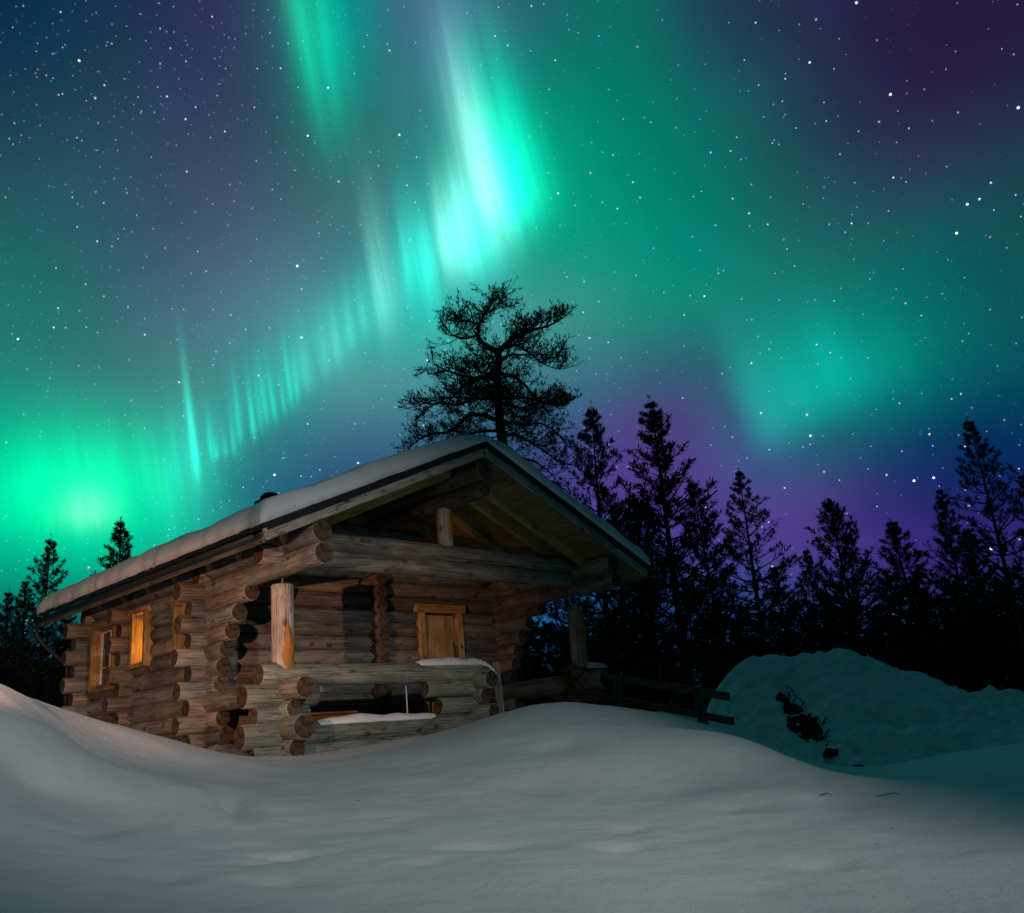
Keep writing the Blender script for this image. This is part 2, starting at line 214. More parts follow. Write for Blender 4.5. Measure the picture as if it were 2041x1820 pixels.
    dq = vm('MULTIPLY', vm('SUBTRACT', p, (cc[0], cc[1], 0)), (1 / 4.6, 1 / 3.4, 0))
    dq = vm('DOT_PRODUCT', dq, dq)
    fo = mt('MULTIPLY', mt('MULTIPLY', s1, s2), mt('POWER', K2, dq))
    acc = vm('ADD', scl((.0, .20, .14), fo), acc)
    # teal glow added in the unseen sky overhead to fill the shaded snow
    zr = N.new('ShaderNodeMapRange')
    zr.interpolation_type = 'SMOOTHSTEP'
    zr.inputs['From Min'].default_value = 49
    zr.inputs['From Max'].default_value = 68
    L.new(el, zr.inputs['Value'])
    acc = vm('ADD', scl((.0, .075, .085), zr.outputs[0]), acc)
    # fine unevenness of the glow
    nz = N.new('ShaderNodeTexNoise')
    nz.inputs['Scale'].default_value = 5
    nz.inputs['Detail'].default_value = 4
    L.new(d, nz.inputs['Vector'])
    k = mt('MULTIPLY_ADD', nz.outputs[0], .5, .75)
    acc = vm('MAXIMUM', scl(acc, k), (0, 0, 0))

    # stars
    def stars(scale, rad, gain, seed, bluish, mask=None):
        v = N.new('ShaderNodeTexVoronoi')
        v.inputs['Scale'].default_value = scale
        off = vm('ADD', d, (seed, seed * .7, seed * .3))
        L.new(off, v.inputs['Vector'])
        r = rad * scale
        s = mt('MULTIPLY', mt('SUBTRACT', r, v.outputs['Distance']), 2.2 / r, clamp=True)
        sc = N.new('ShaderNodeSeparateColor')
        L.new(v.outputs['Color'], sc.inputs[0])
        br = mt('MULTIPLY_ADD', mt('POWER', sc.outputs[0], 2.0), gain, gain * .12)
        s = mt('MULTIPLY', s, br)
        if mask is not None:
            s = mt('MULTIPLY', s, mask)
        mx = N.new('ShaderNodeMix')
        mx.data_type = 'RGBA'
        L.new(mt('MULTIPLY_ADD', sc.outputs[1], 1.3, bluish, clamp=True), mx.inputs['Factor'])
        mx.inputs['A'].default_value = (1, .95, .86, 1)
        mx.inputs['B'].default_value = (.36, .30, 1, 1)
        return scl(mx.outputs['Result'], s)

    n2 = N.new('ShaderNodeTexNoise')
    n2.inputs['Scale'].default_value = 3.2
    n2.inputs['Detail'].default_value = 2
    L.new(d, n2.inputs['Vector'])
    mask = mt('MULTIPLY_ADD', n2.outputs[0], 4.0, -1.45, clamp=True)
    leftish = mt('MULTIPLY_ADD', az, -.035, .55, clamp=True)
    mask = mt('MULTIPLY', mt('ADD', mask, .12), mt('ADD', leftish, .12))
    up = mt('MULTIPLY_ADD', el, .12, .1, clamp=True)
    st = vm('ADD', stars(42, .00150, 2.2, 3.1, -.6, up), stars(105, .00105, 1.0, 7.7, .0, up))
    st = vm('ADD', st, stars(165, .00105, .7, 1.3, .15, mask))
    wash = mt('MULTIPLY_ADD', vm('DOT_PRODUCT', acc, (0, 1, .2)), -1.0, 1.05, clamp=True)
    acc = vm('ADD', acc, scl(st, wash))
    bg = N.new('ShaderNodeBackground')
    L.new(acc, bg.inputs['Color'])
    bg.inputs['Strength'].default_value = 1
    o = N.new('ShaderNodeOutputWorld')
    L.new(bg.outputs[0], o.inputs[0])
    w.cycles.sampling_method = 'MANUAL'
    w.cycles.sample_map_resolution = 512


build_sky()


# ----------------------------------------------------------------- lamps
def spot(name, loc, target, power, color, angle, blend, radius):
    ld = bpy.data.lights.new(name, 'SPOT')
    ld.energy = power
    ld.color = color
    ld.spot_size = R(angle)
    ld.spot_blend = blend
    ld.shadow_soft_size = radius
    o = bpy.data.objects.new(name, ld)
    COL.objects.link(o)
    o.location = loc
    o.rotation_euler = (Vector(target) - Vector(loc)).to_track_quat('-Z', 'Y').to_euler()
    return o


# floodlight on its pole behind the camera and the warm path lamp left of the cabin, both just off the frame
FLOOD = Vector((-9.0, -19.0, 5.6))
PATH = Vector((-9.3, -3.4, 1.7))
spot('yard_floodlight_beam', FLOOD, (-4.5, -2.6, .6), 4200, (.97, .95, .92), 36, 1.0, .3)
spot('path_lamp_beam', PATH, (-4.3, 4.4, 2.1), 1700, (1.0, .50, .32), 76, .8, .016)


# ----------------------------------------------------------------- materials
def new_mat(name):
    mt = bpy.data.materials.new(name)
    mt.use_nodes = True
    nt = mt.node_tree
    return mt, nt, nt.nodes, nt.links, nt.nodes['Principled BSDF']


def nd(N, t, **kw):
    n = N.new(t)
    for k, v in kw.items():
        if k in n.inputs.keys() if hasattr(n.inputs, 'keys') else False:
            n.inputs[k].default_value = v
        else:
            setattr(n, k, v)
    return n


def ramp(N, stops, interp='LINEAR'):
    r = N.new('ShaderNodeValToRGB')
    r.color_ramp.interpolation = interp
    es = r.color_ramp.elements
    while len(es) < len(stops):
        es.new(.5)
    for e, (p, c) in zip(es, stops):
        e.position = p
    for e, (p, c) in zip(es, stops):
        e.color = (c, c, c, 1) if isinstance(c, (int, float)) else (*c, 1)
    return r


def mixc(N, L, f, a, b, mode='MIX'):
    n = N.new('ShaderNodeMix')
    n.data_type = 'RGBA'
    n.blend_type = mode
    for s, v in (('Factor', f), ('A', a), ('B', b)):
        if isinstance(v, (int, float)):
            n.inputs[s].default_value = v
        elif isinstance(v, tuple):
            n.inputs[s].default_value = (*v, 1)
        else:
            L.new(v, n.inputs[s])
    return n.outputs['Result']


def wood_mat(name, dark, mid, light, knots=True, rough=.75, bump=.45, tinted=True, scale=1.0):
    """grain runs along V of the UV map (V in metres along the log, U round it)"""
    mt, nt, N, L, P = new_mat(name)
    uv = N.new('ShaderNodeUVMap')
    mp = nd(N, 'ShaderNodeMapping')
    mp.inputs['Scale'].default_value = (12 * scale, .8 * scale, 1)
    L.new(uv.outputs[0], mp.inputs[0])
    n1 = nd(N, 'ShaderNodeTexNoise', Scale=2.2, Detail=7, Roughness=.65, Distortion=.6)
    L.new(mp.outputs[0], n1.inputs['Vector'])
    mp2 = nd(N, 'ShaderNodeMapping')
    mp2.inputs['Scale'].default_value = (2.2 * scale, 1.1 * scale, 1)
    L.new(uv.outputs[0], mp2.inputs[0])
    n2 = nd(N, 'ShaderNodeTexNoise', Scale=1.5, Detail=5, Roughness=.6)
    L.new(mp2.outputs[0], n2.inputs['Vector'])
    r1 = ramp(N, [(.22, dark), (.48, mid), (.80, light)])
    L.new(n1.outputs[0], r1.inputs[0])
    r2 = ramp(N, [(.3, .45), (.7, 1.25)])
    L.new(n2.outputs[0], r2.inputs[0])
    c = mixc(N, L, .85, r1.outputs[0], r2.outputs[0], 'MULTIPLY')
    # drying cracks: thin dark lines along the grain
    mp3 = nd(N, 'ShaderNodeMapping')
    mp3.inputs['Scale'].default_value = (9 * scale, .35 * scale, 1)
    L.new(uv.outputs[0], mp3.inputs[0])
    n3 = nd(N, 'ShaderNodeTexNoise', Scale=1.7, Detail=3, Roughness=.5, Distortion=.8)
    L.new(mp3.outputs[0], n3.inputs['Vector'])
    r3 = ramp(N, [(.478, 1.0), (.497, .12), (.503, .12), (.522, 1.0)])
    L.new(n3.outputs[0], r3.inputs[0])
    c = mixc(N, L, .75, c, r3.outputs[0], 'MULTIPLY')
    if knots:
        vo = nd(N, 'ShaderNodeTexVoronoi', Scale=1.0)
        mp4 = nd(N, 'ShaderNodeMapping')
        mp4.inputs['Scale'].default_value = (4.0 * scale, 2.6 * scale, 1)
        L.new(uv.outputs[0], mp4.inputs[0])
        L.new(mp4.outputs[0], vo.inputs['Vector'])
        r4 = ramp(N, [(.08, .2), (.15, .5), (.22, 1.0)])
        L.new(vo.outputs['Distance'], r4.inputs[0])
        c = mixc(N, L, .8, c, r4.outputs[0], 'MULTIPLY')
    if tinted:
        at_ = nd(N, 'ShaderNodeAttribute', attribute_name='tint')
        c = mixc(N, L, 1.0, c, at_.outputs['Color'], 'MULTIPLY')
    L.new(c, P.inputs['Base Color'])
    P.inputs['Roughness'].default_value = rough
    P.inputs['Specular IOR Level'].default_value = .25
    ad = nd(N, 'ShaderNodeMath', operation='ADD')
    L.new(n1.outputs[0], ad.inputs[0])
    L.new(r3.outputs[0], ad.inputs[1])
    bp = nd(N, 'ShaderNodeBump', Strength=bump, Distance=.02)
    L.new(ad.outputs[0], bp.inputs['Height'])
    L.new(bp.outputs[0], P.inputs['Normal'])
    return mt


def endgrain_mat(name, a, b):
    mt, nt, N, L, P = new_mat(name)
    uv = N.new('ShaderNodeUVMap')
    ln = nd(N, 'ShaderNodeVectorMath', operation='LENGTH')
    L.new(uv.outputs[0], ln.inputs[0])
    wv = nd(N, 'ShaderNodeMath', operation='MULTIPLY')
    L.new(ln.outputs['Value'], wv.inputs[0])
    wv.inputs[1].default_value = 330
    nz = nd(N, 'ShaderNodeTexNoise', Scale=14, Detail=4)
    L.new(uv.outputs[0], nz.inputs['Vector'])
    a2 = nd(N, 'ShaderNodeMath', operation='MULTIPLY_ADD')
    L.new(nz.outputs[0], a2.inputs[0])
    a2.inputs[1].default_value = 14
    L.new(wv.outputs[0], a2.inputs[2])
    sn = nd(N, 'ShaderNodeMath', operation='SINE')
    L.new(a2.outputs[0], sn.inputs[0])
    r = ramp(N, [(0, a), (1, b)])
    ms = nd(N, 'ShaderNodeMath', operation='MULTIPLY_ADD')
    L.new(sn.outputs[0], ms.inputs[0])
    ms.inputs[1].default_value = .3
    ms.inputs[2].default_value = .5
    L.new(ms.outputs[0], r.inputs[0])
    nb = nd(N, 'ShaderNodeTexNoise', Scale=9, Detail=3)
    L.new(uv.outputs[0], nb.inputs['Vector'])
    rb = ramp(N, [(.35, .45), (.65, 1.2)])
    L.new(nb.outputs[0], rb.inputs[0])
    c = mixc(N, L, 1.0, r.outputs[0], rb.outputs[0], 'MULTIPLY')
    # radial drying checks
    gr = nd(N, 'ShaderNodeTexGradient', gradient_type='RADIAL')
    L.new(uv.outputs[0], gr.inputs[0])
    ng = nd(N, 'ShaderNodeTexNoise', Scale=11, Detail=1)
    ng.noise_dimensions = '1D'
    L.new(gr.outputs['Fac'], ng.inputs['W'])
    rg = ramp(N, [(.46, 1.0), (.5, .3), (.54, 1.0)])
    L.new(ng.outputs[0], rg.inputs[0])
    c = mixc(N, L, .7, c, rg.outputs[0], 'MULTIPLY')
    at_ = nd(N, 'ShaderNodeAttribute', attribute_name='tint')
    c = mixc(N, L, 1.0, c, at_.outputs['Color'], 'MULTIPLY')
    L.new(c, P.inputs['Base Color'])
    P.inputs['Roughness'].default_value = .85
    P.inputs['Specular IOR Level'].default_value = .15
    bp = nd(N, 'ShaderNodeBump', Strength=.3, Distance=.01)
    L.new(rg.outputs[0], bp.inputs['Height'])
    L.new(bp.outputs[0], P.inputs['Normal'])
    return mt


def plain_mat(name, col, rough=.8, metallic=0, var=.35, scale=6, bump=.2, spec=.3):
    mt, nt, N, L, P = new_mat(name)
    tc = N.new('ShaderNodeTexCoord')
    n = nd(N, 'ShaderNodeTexNoise', Scale=scale, Detail=6, Roughness=.6)
    L.new(tc.outputs['Object'], n.inputs['Vector'])
    r = ramp(N, [(.3, 1 - var), (.7, 1 + var)])
    L.new(n.outputs[0], r.inputs[0])
    L.new(mixc(N, L, 1.0, col, r.outputs[0], 'MULTIPLY'), P.inputs['Base Color'])
    P.inputs['Roughness'].default_value = rough
    P.inputs['Metallic'].default_value = metallic
    P.inputs['Specular IOR Level'].default_value = spec
    bp = nd(N, 'ShaderNodeBump', Strength=bump, Distance=.02)
    L.new(n.outputs[0], bp.inputs['Height'])
    L.new(bp.outputs[0], P.inputs['Normal'])
    return mt


def snow_mat(name, dirty=0.0):
    mt, nt, N, L, P = new_mat(name)
    tc = N.new('ShaderNodeTexCoord')
    n1 = nd(N, 'ShaderNodeTexNoise', Scale=1.3, Detail=8, Roughness=.6)
    L.new(tc.outputs['Object'], n1.inputs['Vector'])
    n2 = nd(N, 'ShaderNodeTexNoise', Scale=55, Detail=6, Roughness=.75)
    L.new(tc.outputs['Object'], n2.inputs['Vector'])
    r = ramp(N, [(.3, (.70, .72, .74)), (.7, (.86, .87, .88))])
    L.new(n1.outputs[0], r.inputs[0])
    c = r.outputs[0]
    # specks of needles and bark on the snow
    vo = nd(N, 'ShaderNodeTexVoronoi', Scale=1.9)
    L.new(tc.outputs['Object'], vo.inputs['Vector'])
    rv = ramp(N, [(.02, .12), (.045, 1.0)])
    L.new(vo.outputs['Distance'], rv.inputs[0])
    c = mixc(N, L, .8, c, rv.outputs[0], 'MULTIPLY')
    if dirty:
        n3 = nd(N, 'ShaderNodeTexNoise', Scale=1.1, Detail=9, Roughness=.72, Distortion=.5)
        L.new(tc.outputs['Object'], n3.inputs['Vector'])
        r3 = ramp(N, [(.56, (1, 1, 1)), (.75, (.42, .40, .36))])
        L.new(n3.outputs[0], r3.inputs[0])
        c = mixc(N, L, dirty, c, r3.outputs[0], 'MULTIPLY')
    L.new(c, P.inputs['Base Color'])
    P.inputs['Roughness'].default_value = .75
    P.inputs['Specular IOR Level'].default_value = .2
    b1 = nd(N, 'ShaderNodeBump', Strength=.22, Distance=.05)
    L.new(n1.outputs[0], b1.inputs['Height'])
    b2 = nd(N, 'ShaderNodeBump', Strength=.55, Distance=.012)
    L.new(n2.outputs[0], b2.inputs['Height'])
    n4 = nd(N, 'ShaderNodeTexNoise', Scale=7, Detail=4, Roughness=.55)
    L.new(tc.outputs['Object'], n4.inputs['Vector'])
    b3 = nd(N, 'ShaderNodeBump', Strength=.3, Distance=.03)
    L.new(n4.outputs[0], b3.inputs['Height'])
    L.new(b1.outputs[0], b3.inputs['Normal'])
    L.new(b3.outputs[0], b2.inputs['Normal'])
    L.new(b2.outputs[0], P.inputs['Normal'])
    return mt


def leaf_mat(name, col):
    mt, nt, N, L, P = new_mat(name)
    oi = nd(N, 'ShaderNodeObjectInfo')
    ge = nd(N, 'ShaderNodeNewGeometry')
    r = ramp(N, [(0, tuple(x * .55 for x in col)), (1, tuple(x * 1.5 for x in col))])
    L.new(ge.outputs['Random Per Island'], r.inputs[0])
    L.new(r.outputs[0], P.inputs['Base Color'])
    P.inputs['Roughness'].default_value = .8
    P.inputs['Specular IOR Level'].default_value = .1
    return mt


def emit_mat(name, col, strength):
    mt, nt, N, L, P = new_mat(name)
    tc = N.new('ShaderNodeTexCoord')
    n = nd(N, 'ShaderNodeTexNoise', Scale=2.5, Detail=2)
    L.new(tc.outputs['Object'], n.inputs['Vector'])
    r = ramp(N, [(.3, tuple(x * .6 for x in col)), (.7, col)])
    L.new(n.outputs[0], r.inputs[0])
    P.inputs['Base Color'].default_value = (.05, .04, .03, 1)
    L.new(r.outputs[0], P.inputs['Emission Color'])
    P.inputs['Emission Strength'].default_value = strength
    P.inputs['Roughness'].default_value = .2
    return mt


M = dict(
    log=wood_mat('weathered_log', (.085, .078, .068), (.24, .222, .196), (.39, .365, .33)),
    end=endgrain_mat('log_end_grain', (.075, .052, .034), (.165, .118, .076)),
    post=wood_mat('peeled_post', (.26, .22, .19), (.50, .44, .39), (.66, .61, .56), knots=True, bump=.15),
    scar=wood_mat('orange_heartwood', (.30, .11, .02), (.56, .24, .045), (.66, .34, .09), knots=False, bump=.2, tinted=False),
    pine=wood_mat('pine_board', (.24, .13, .045), (.42, .25, .095), (.54, .36, .16), rough=.6, bump=.2),
    fresh=wood_mat('fresh_pine_board', (.34, .20, .07), (.56, .36, .14), (.68, .48, .22), rough=.6, bump=.2),
    board=wood_mat('grey_board', (.22, .205, .185), (.42, .40, .36), (.55, .53, .48), bump=.25),
    soffit=wood_mat('soffit_board', (.22, .17, .065), (.31, .24, .10), (.38, .30, .14), knots=False, bump=.2),
    metal=plain_mat('dark_roof_metal', (.018, .02, .024), rough=.45, var=.3, spec=.4),
    iron=plain_mat('rusty_iron', (.22, .12, .05), rough=.6, metallic=.6),
    snow=snow_mat('snow'),
    dirty=snow_mat('ploughed_snow', .75),
    bark=plain_mat('pine_bark', (.05, .036, .028), var=.5, scale=12, bump=.6, spec=.1),
    needle=leaf_mat('pine_needles', (.036, .05, .026)),
    wood2=leaf_mat('far_wood', (.022, .028, .018)),
    twig=plain_mat('bare_twig', (.035, .026, .02), var=.4, scale=10),
    earth=plain_mat('frozen_earth', (.03, .022, .016), var=.6, scale=8, bump=.8, spec=.1),
    fence=wood_mat('fence_board', (.05, .04, .032), (.11, .09, .07), (.18, .15, .12), bump=.3),
    white=plain_mat('white_paint', (.62, .60, .56), rough=.5, var=.1),
    glass=plain_mat('dark_glass', (.012, .013, .016), rough=.06, var=.1, bump=.02, spec=.6),
    lit=emit_mat('lit_window_pane', (1.0, .42, .07), 8.5),
    glow=emit_mat('lamp_glass', (1.0, .62, .36), 6.0),
)


# ----------------------------------------------------------------- mesh collector
class MB:
    def __init__(s):
        s.v, s.f, s.uv, s.mi, s.ti, s.sm = [], [], [], [], [], []

    def face(s, idx, uv, mi=0, tint=(1, 1, 1), smooth=True):
        s.f.append(idx)
        s.uv.extend(uv)
        s.mi.append(mi)
        s.ti.append(tint)
        s.sm.append(smooth)

    def build(s, name, mats, parent=None):
        me = bpy.data.meshes.new(name)
        me.from_pydata(s.v, [], s.f)
        for mm in (mats if isinstance(mats, (list, tuple)) else [mats]):
            me.materials.append(mm)
        u = me.uv_layers.new(name='UVMap')
        u.data.foreach_set('uv', np.array(s.uv, dtype=np.float32).ravel())
        me.polygons.foreach_set('material_index', np.array(s.mi, dtype=np.int32))
        me.polygons.foreach_set('use_smooth', np.array(s.sm, dtype=bool))
        a = me.attributes.new('tint', 'FLOAT_COLOR', 'FACE')
        t = np.ones((len(s.f), 4), dtype=np.float32)
        t[:, :3] = np.array(s.ti, dtype=np.float32)
        a.data.foreach_set('color', t.ravel())
        me.update()
        o = bpy.data.objects.new(name, me)
        COL.objects.link(o)
        if parent:
            o.parent = parent
            o.matrix_parent_inverse = parent.matrix_world.inverted()
        return o


def tint_of(rng, warm=0.0, lo=.58, hi=1.25):
    g = rng.uniform(lo, hi)
    w = rng.uniform(-.10, .16) + warm
    h = rng.uniform(-.05, .05)
    return (g * (1 + w), g * (1 + h), g * (1 - w))


def log(mb, p0, p1, r, rng, tint=None, seg=20, taper=.03, mats=(0, 1), wob=.075):
    p0, p1 = Vector(p0), Vector(p1)
    ax = (p1 - p0)
    ln = ax.length
    ax.normalize()
    up = Vector((0, 0, 1)) if abs(ax.z) < .8 else Vector((0, 1, 0))
    e1 = ax.cross(up).normalized()
    e2 = e1.cross(ax).normalized()
    n = max(3, int(ln / .22))
    t = tint or tint_of(rng)
    sd = rng.uniform(0, 1000)
    u0, v0 = rng.uniform(0, 50), rng.uniform(0, 50)
    tp = rng.choice((-1, 1)) * taper
    bv = min(.018, r * .12)
    st = [(0, 1 - bv / r), (bv, 1.0)] + [(ln * k / n, 1.0) for k in range(1, n)] + [(ln - bv, 1.0), (ln, 1 - bv / r)]
    base = len(mb.v)
    bend = rng.uniform(-.012, .012), rng.uniform(-.012, .012)
    for d, k in st:
        f = d / ln
        off = e1 * (bend[0] * math.sin(f * PI)) + e2 * (bend[1] * math.sin(f * PI))
        for i in range(seg):
            a = 2 * PI * i / seg
            q = Vector((math.cos(a) * 1.1 + sd, math.sin(a) * 1.1, d * 1.1))
            rr = r * k * (1 + tp * (f - .5) * 2 + wob * noise.noise(q) + wob * .4 * noise.noise(q * 3.1))
            mb.v.append(tuple(p0 + ax * d + off + e1 * (math.cos(a) * rr) + e2 * (math.sin(a) * rr)))
    for j in range(len(st) - 1):
        va, vb = v0 + st[j][0], v0 + st[j + 1][0]
        for i in range(seg):
            k = (i + 1) % seg
            a, b = base + j * seg, base + (j + 1) * seg
            ua, ub = u0 + i / seg, u0 + (i + 1) / seg
            mb.face((a + i, a + k, b + k, b + i), [(ua, va), (ub, va), (ub, vb), (ua, vb)], mats[0], t)
    te = tint_of(rng, lo=.6, hi=1.15)
    for j, sgn in ((0, -1), (len(st) - 1, 1)):
        b = base + j * seg
        c = len(mb.v)
        mb.v.append(tuple(p0 + ax * st[j][0]))
        for i in range(seg):
            k = (i + 1) % seg
            tri = (b + i, b + k, c) if sgn > 0 else (b + k, b + i, c)
            A, B = 2 * PI * i / seg, 2 * PI * k / seg
            ua = [(math.cos(A) * r, math.sin(A) * r), (math.cos(B) * r, math.sin(B) * r), (0, 0)]
            if sgn < 0:
                ua = [ua[1], ua[0], ua[2]]
            mb.face(tri, ua, mats[1], te, False)


def plank(mb, p0, p1, w, th, side, rng=None, tint=(1, 1, 1), mi=0, bev=.006):
    """board from p0 to p1; `side` is the direction of its width w; th the thickness"""
    p0, p1, side = Vector(p0), Vector(p1), Vector(side)
    ax = (p1 - p0)
    ln = ax.length
    ax.normalize()
    side = (side - ax * side.dot(ax)).normalized()
    nr = ax.cross(side).normalized()
    u0, v0 = (rng.uniform(0, 40), rng.uniform(0, 40)) if rng else (0, 0)
    hw, ht = w / 2, th / 2
    bev = min(bev, hw * .4, ht * .4)
    prof = [(-hw + bev, -ht), (hw - bev, -ht), (hw, -ht + bev), (hw, ht - bev), (hw - bev, ht), (-hw + bev, ht), (-hw, ht - bev), (-hw, -ht + bev)]
    base = len(mb.v)
    per = [0]
    for i in range(8):
        a, b = prof[i], prof[(i + 1) % 8]
        per.append(per[-1] + math.hypot(a[0] - b[0], a[1] - b[1]))
    for d in (0, ln):
        for (x, y) in prof:
            mb.v.append(tuple(p0 + ax * d + side * x + nr * y))
    for i in range(8):
        k = (i + 1) % 8
        mb.face((base + i, base + k, base + 8 + k, base + 8 + i),
                [(u0 + per[i], v0), (u0 + per[i + 1], v0), (u0 + per[i + 1], v0 + ln), (u0 + per[i], v0 + ln)], mi, tint, False)
    mb.face(tuple(base + i for i in range(7, -1, -1)), [(u0 + x, v0 + y) for x, y in prof[::-1]], mi, tint, False)
    mb.face(tuple(base + 8 + i for i in range(8)), [(u0 + x, v0 + y) for x, y in prof], mi, tint, False)


def tube(mb, pts, radii, seg=8, mi=0, tint=(1, 1, 1)):
    pts = [Vector(p) for p in pts]
    base = len(mb.v)
    e1 = None
    ln = 0
    vs = []
    for j, p in enumerate(pts):
        ax = (pts[min(j + 1, len(pts) - 1)] - pts[max(j - 1, 0)]).normalized()
        if e1 is None:
            e1 = ax.orthogonal().normalized()
        else:
            e1 = (e1 - ax * e1.dot(ax)).normalized()
        e2 = ax.cross(e1)
        if j:
            ln += (p - pts[j - 1]).length
        vs.append(ln)
        for i in range(seg):
            a = 2 * PI * i / seg
            mb.v.append(tuple(p + e1 * (math.cos(a) * radii[j]) + e2 * (math.sin(a) * radii[j])))
    for j in range(len(pts) - 1):
        for i in range(seg):
            k = (i + 1) % seg
            a, b = base + j * seg, base + (j + 1) * seg
            mb.face((a + i, a + k, b + k, b + i), [(i / seg, vs[j]), ((i + 1) / seg, vs[j]), ((i + 1) / seg, vs[j + 1]), (i / seg, vs[j + 1])], mi, tint)
    mb.face(tuple(base + i for i in range(seg - 1, -1, -1)), [(0, 0)] * seg, mi, tint)
    b = base + (len(pts) - 1) * seg
    mb.face(tuple(b + i for i in range(seg)), [(0, 0)] * seg, mi, tint)


def tag(o, label, cat, group=None, kind=None):
    o['label'] = label
    o['category'] = cat
    if group:
        o['group'] = group
    if kind:
        o['kind'] = kind
    return o


def thing(name, label, cat, loc=(0, 0, 0), group=None):
    o = bpy.data.objects.new(name, None)
    COL.objects.link(o)
    o.location = loc
    o.empty_display_size = .3
    bpy.context.view_layer.update()
    return tag(o, label, cat, group)


# ----------------------------------------------------------------- snow-covered ground
def hpt(x, y, dist):
    """survey: ground point seen along (x, y) at horizontal distance dist"""
    d = FWD + RGT * ((x - 1020.5) / F_PX) + UPV * ((910 - y) / F_PX)
    k = dist / math.hypot(d.x, d.y)
    p = CAM + d * k
    return (p.x, p.y, p.z)


GP = [hpt(*q) for q in [
    # just before the lens
    (200, 1815, 4.6), (1020, 1815, 4.2), (1800, 1815, 4.2), (-500, 1850, 4.6), (2500, 1800, 4.4),
    # slope up to the bank
    (100, 1700, 6.2), (560, 1690, 6.6), (1020, 1680, 6.6), (1500, 1680, 6.4), (1950, 1680, 6.4),
    (60, 1560, 8.4), (330, 1560, 9.0), (600, 1580, 9.6), (900, 1540, 10.2), (1200, 1530, 10.0), (1420, 1560, 9.4), (1540, 1590, 8.4),
    # left bank
    (0, 1378, 9.6), (-140, 1360, 9.4), (60, 1393, 10.2), (140, 1416, 11.4), (40, 1460, 8.8), (-160, 1480, 8.0), (150, 1480, 9.8), (250, 1452, 12.6), (350, 1476, 12.4), (250, 1500, 10.6),
    # crest before the porch
    (450, 1502, 12.3), (540, 1511, 12.6), (620, 1507, 13.1), (700, 1497, 13.3), (800, 1481, 13.6), (900, 1457, 13.9), (1000, 1422, 14.2), (1060, 1406, 14.3), (1110, 1401, 14.2), (1180, 1407, 14.0), (1250, 1422, 13.6), (1320, 1441, 13.0), (1380, 1461, 12.2), (1430, 1465, 11.7), (1480, 1473, 11.2), (1530, 1487, 10.7), (1575, 1512, 10.2), (1604, 1545, 9.5), (1618, 1585, 8.6),
    # hollow behind the right shoulder of the bank, path up to the forest
    (1640, 1600, 8.6), (1660, 1560, 11.0), (1610, 1520, 13.0), (1540, 1488, 14.2), (1440, 1452, 15.6), (1340, 1418, 18.0), (1800, 1600, 8.6), (1950, 1560, 9.6), (1760, 1550, 11.5), (1900, 1500, 13.5), (2040, 1500, 11.5), (1990, 1420, 20.0), (2100, 1400, 24.0), (1700, 1535, 14.2), (1580, 1508, 15.6),
    # outside the frame
    (-700, 1600, 7.0), (-600, 1420, 12.0), (2700, 1480, 11.0), (2600, 1400, 20.0),
]]
# round the cabin and far off
GP += [(-3.9, 2.6, .30), (-4.2, 4.4, .55), (-4.3, 6.4, .85), (-4.3, 8.4, 1.25), (-2.6, 1.9, .40), (0, 2, .45), (2.4, 2, .5), (0, 5.5, .5), (3.9, 3.5, .5), (4.2, 6.5, .5), (0, 9.5, .8),
       (-9, 10, 1.0), (-13, 4, .6), (-16, -4, .0), (-10.1, -10.4, -.55), (-12, -14, -.5), (-16, -12, -.4), (-6, -16, -.5), (0, -12, -.5), (6, -8, -.4)]
for a in range(0, 360, 20):
    GP.append((40 * math.cos(R(a)), 40 * math.sin(R(a)), .30))
    GP.append((62 * math.cos(R(a + 10)), 62 * math.sin(R(a + 10)), .35))
GP = np.array(GP)


def tps_fit(P, lam=.004):
    X = P[:, :2]
    n = len(X)
    d2 = ((X[:, None] - X[None]) ** 2).sum(2)
    K = .5 * d2 * np.log(d2 + 1e-9) + np.eye(n) * lam
    Q = np.c_[np.ones(n), X]
    A = np.zeros((n + 3, n + 3))
    A[:n, :n] = K
    A[:n, n:] = Q
    A[n:, :n] = Q.T
    return np.linalg.solve(A, np.r_[P[:, 2], 0, 0, 0])


TW = tps_fit(GP)


def ground_z(x, y):
    x, y = np.asarray(x, float), np.asarray(y, float)
    out = np.full(x.shape, TW[-3]) + TW[-2] * x + TW[-1] * y
    for (px, py, _), w in zip(GP, TW[:-3]):
        d2 = (x - px) ** 2 + (y - py) ** 2
        out += w * .5 * d2 * np.log(d2 + 1e-9)
    far = np.clip((np.hypot(x, y) - 45) / 15, 0, 1)
    far = far * far * (3 - 2 * far)
    return out * (1 - far) + .33 * far


def gz(x, y):
    return float(ground_z(np.array([x]), np.array([y]))[0])


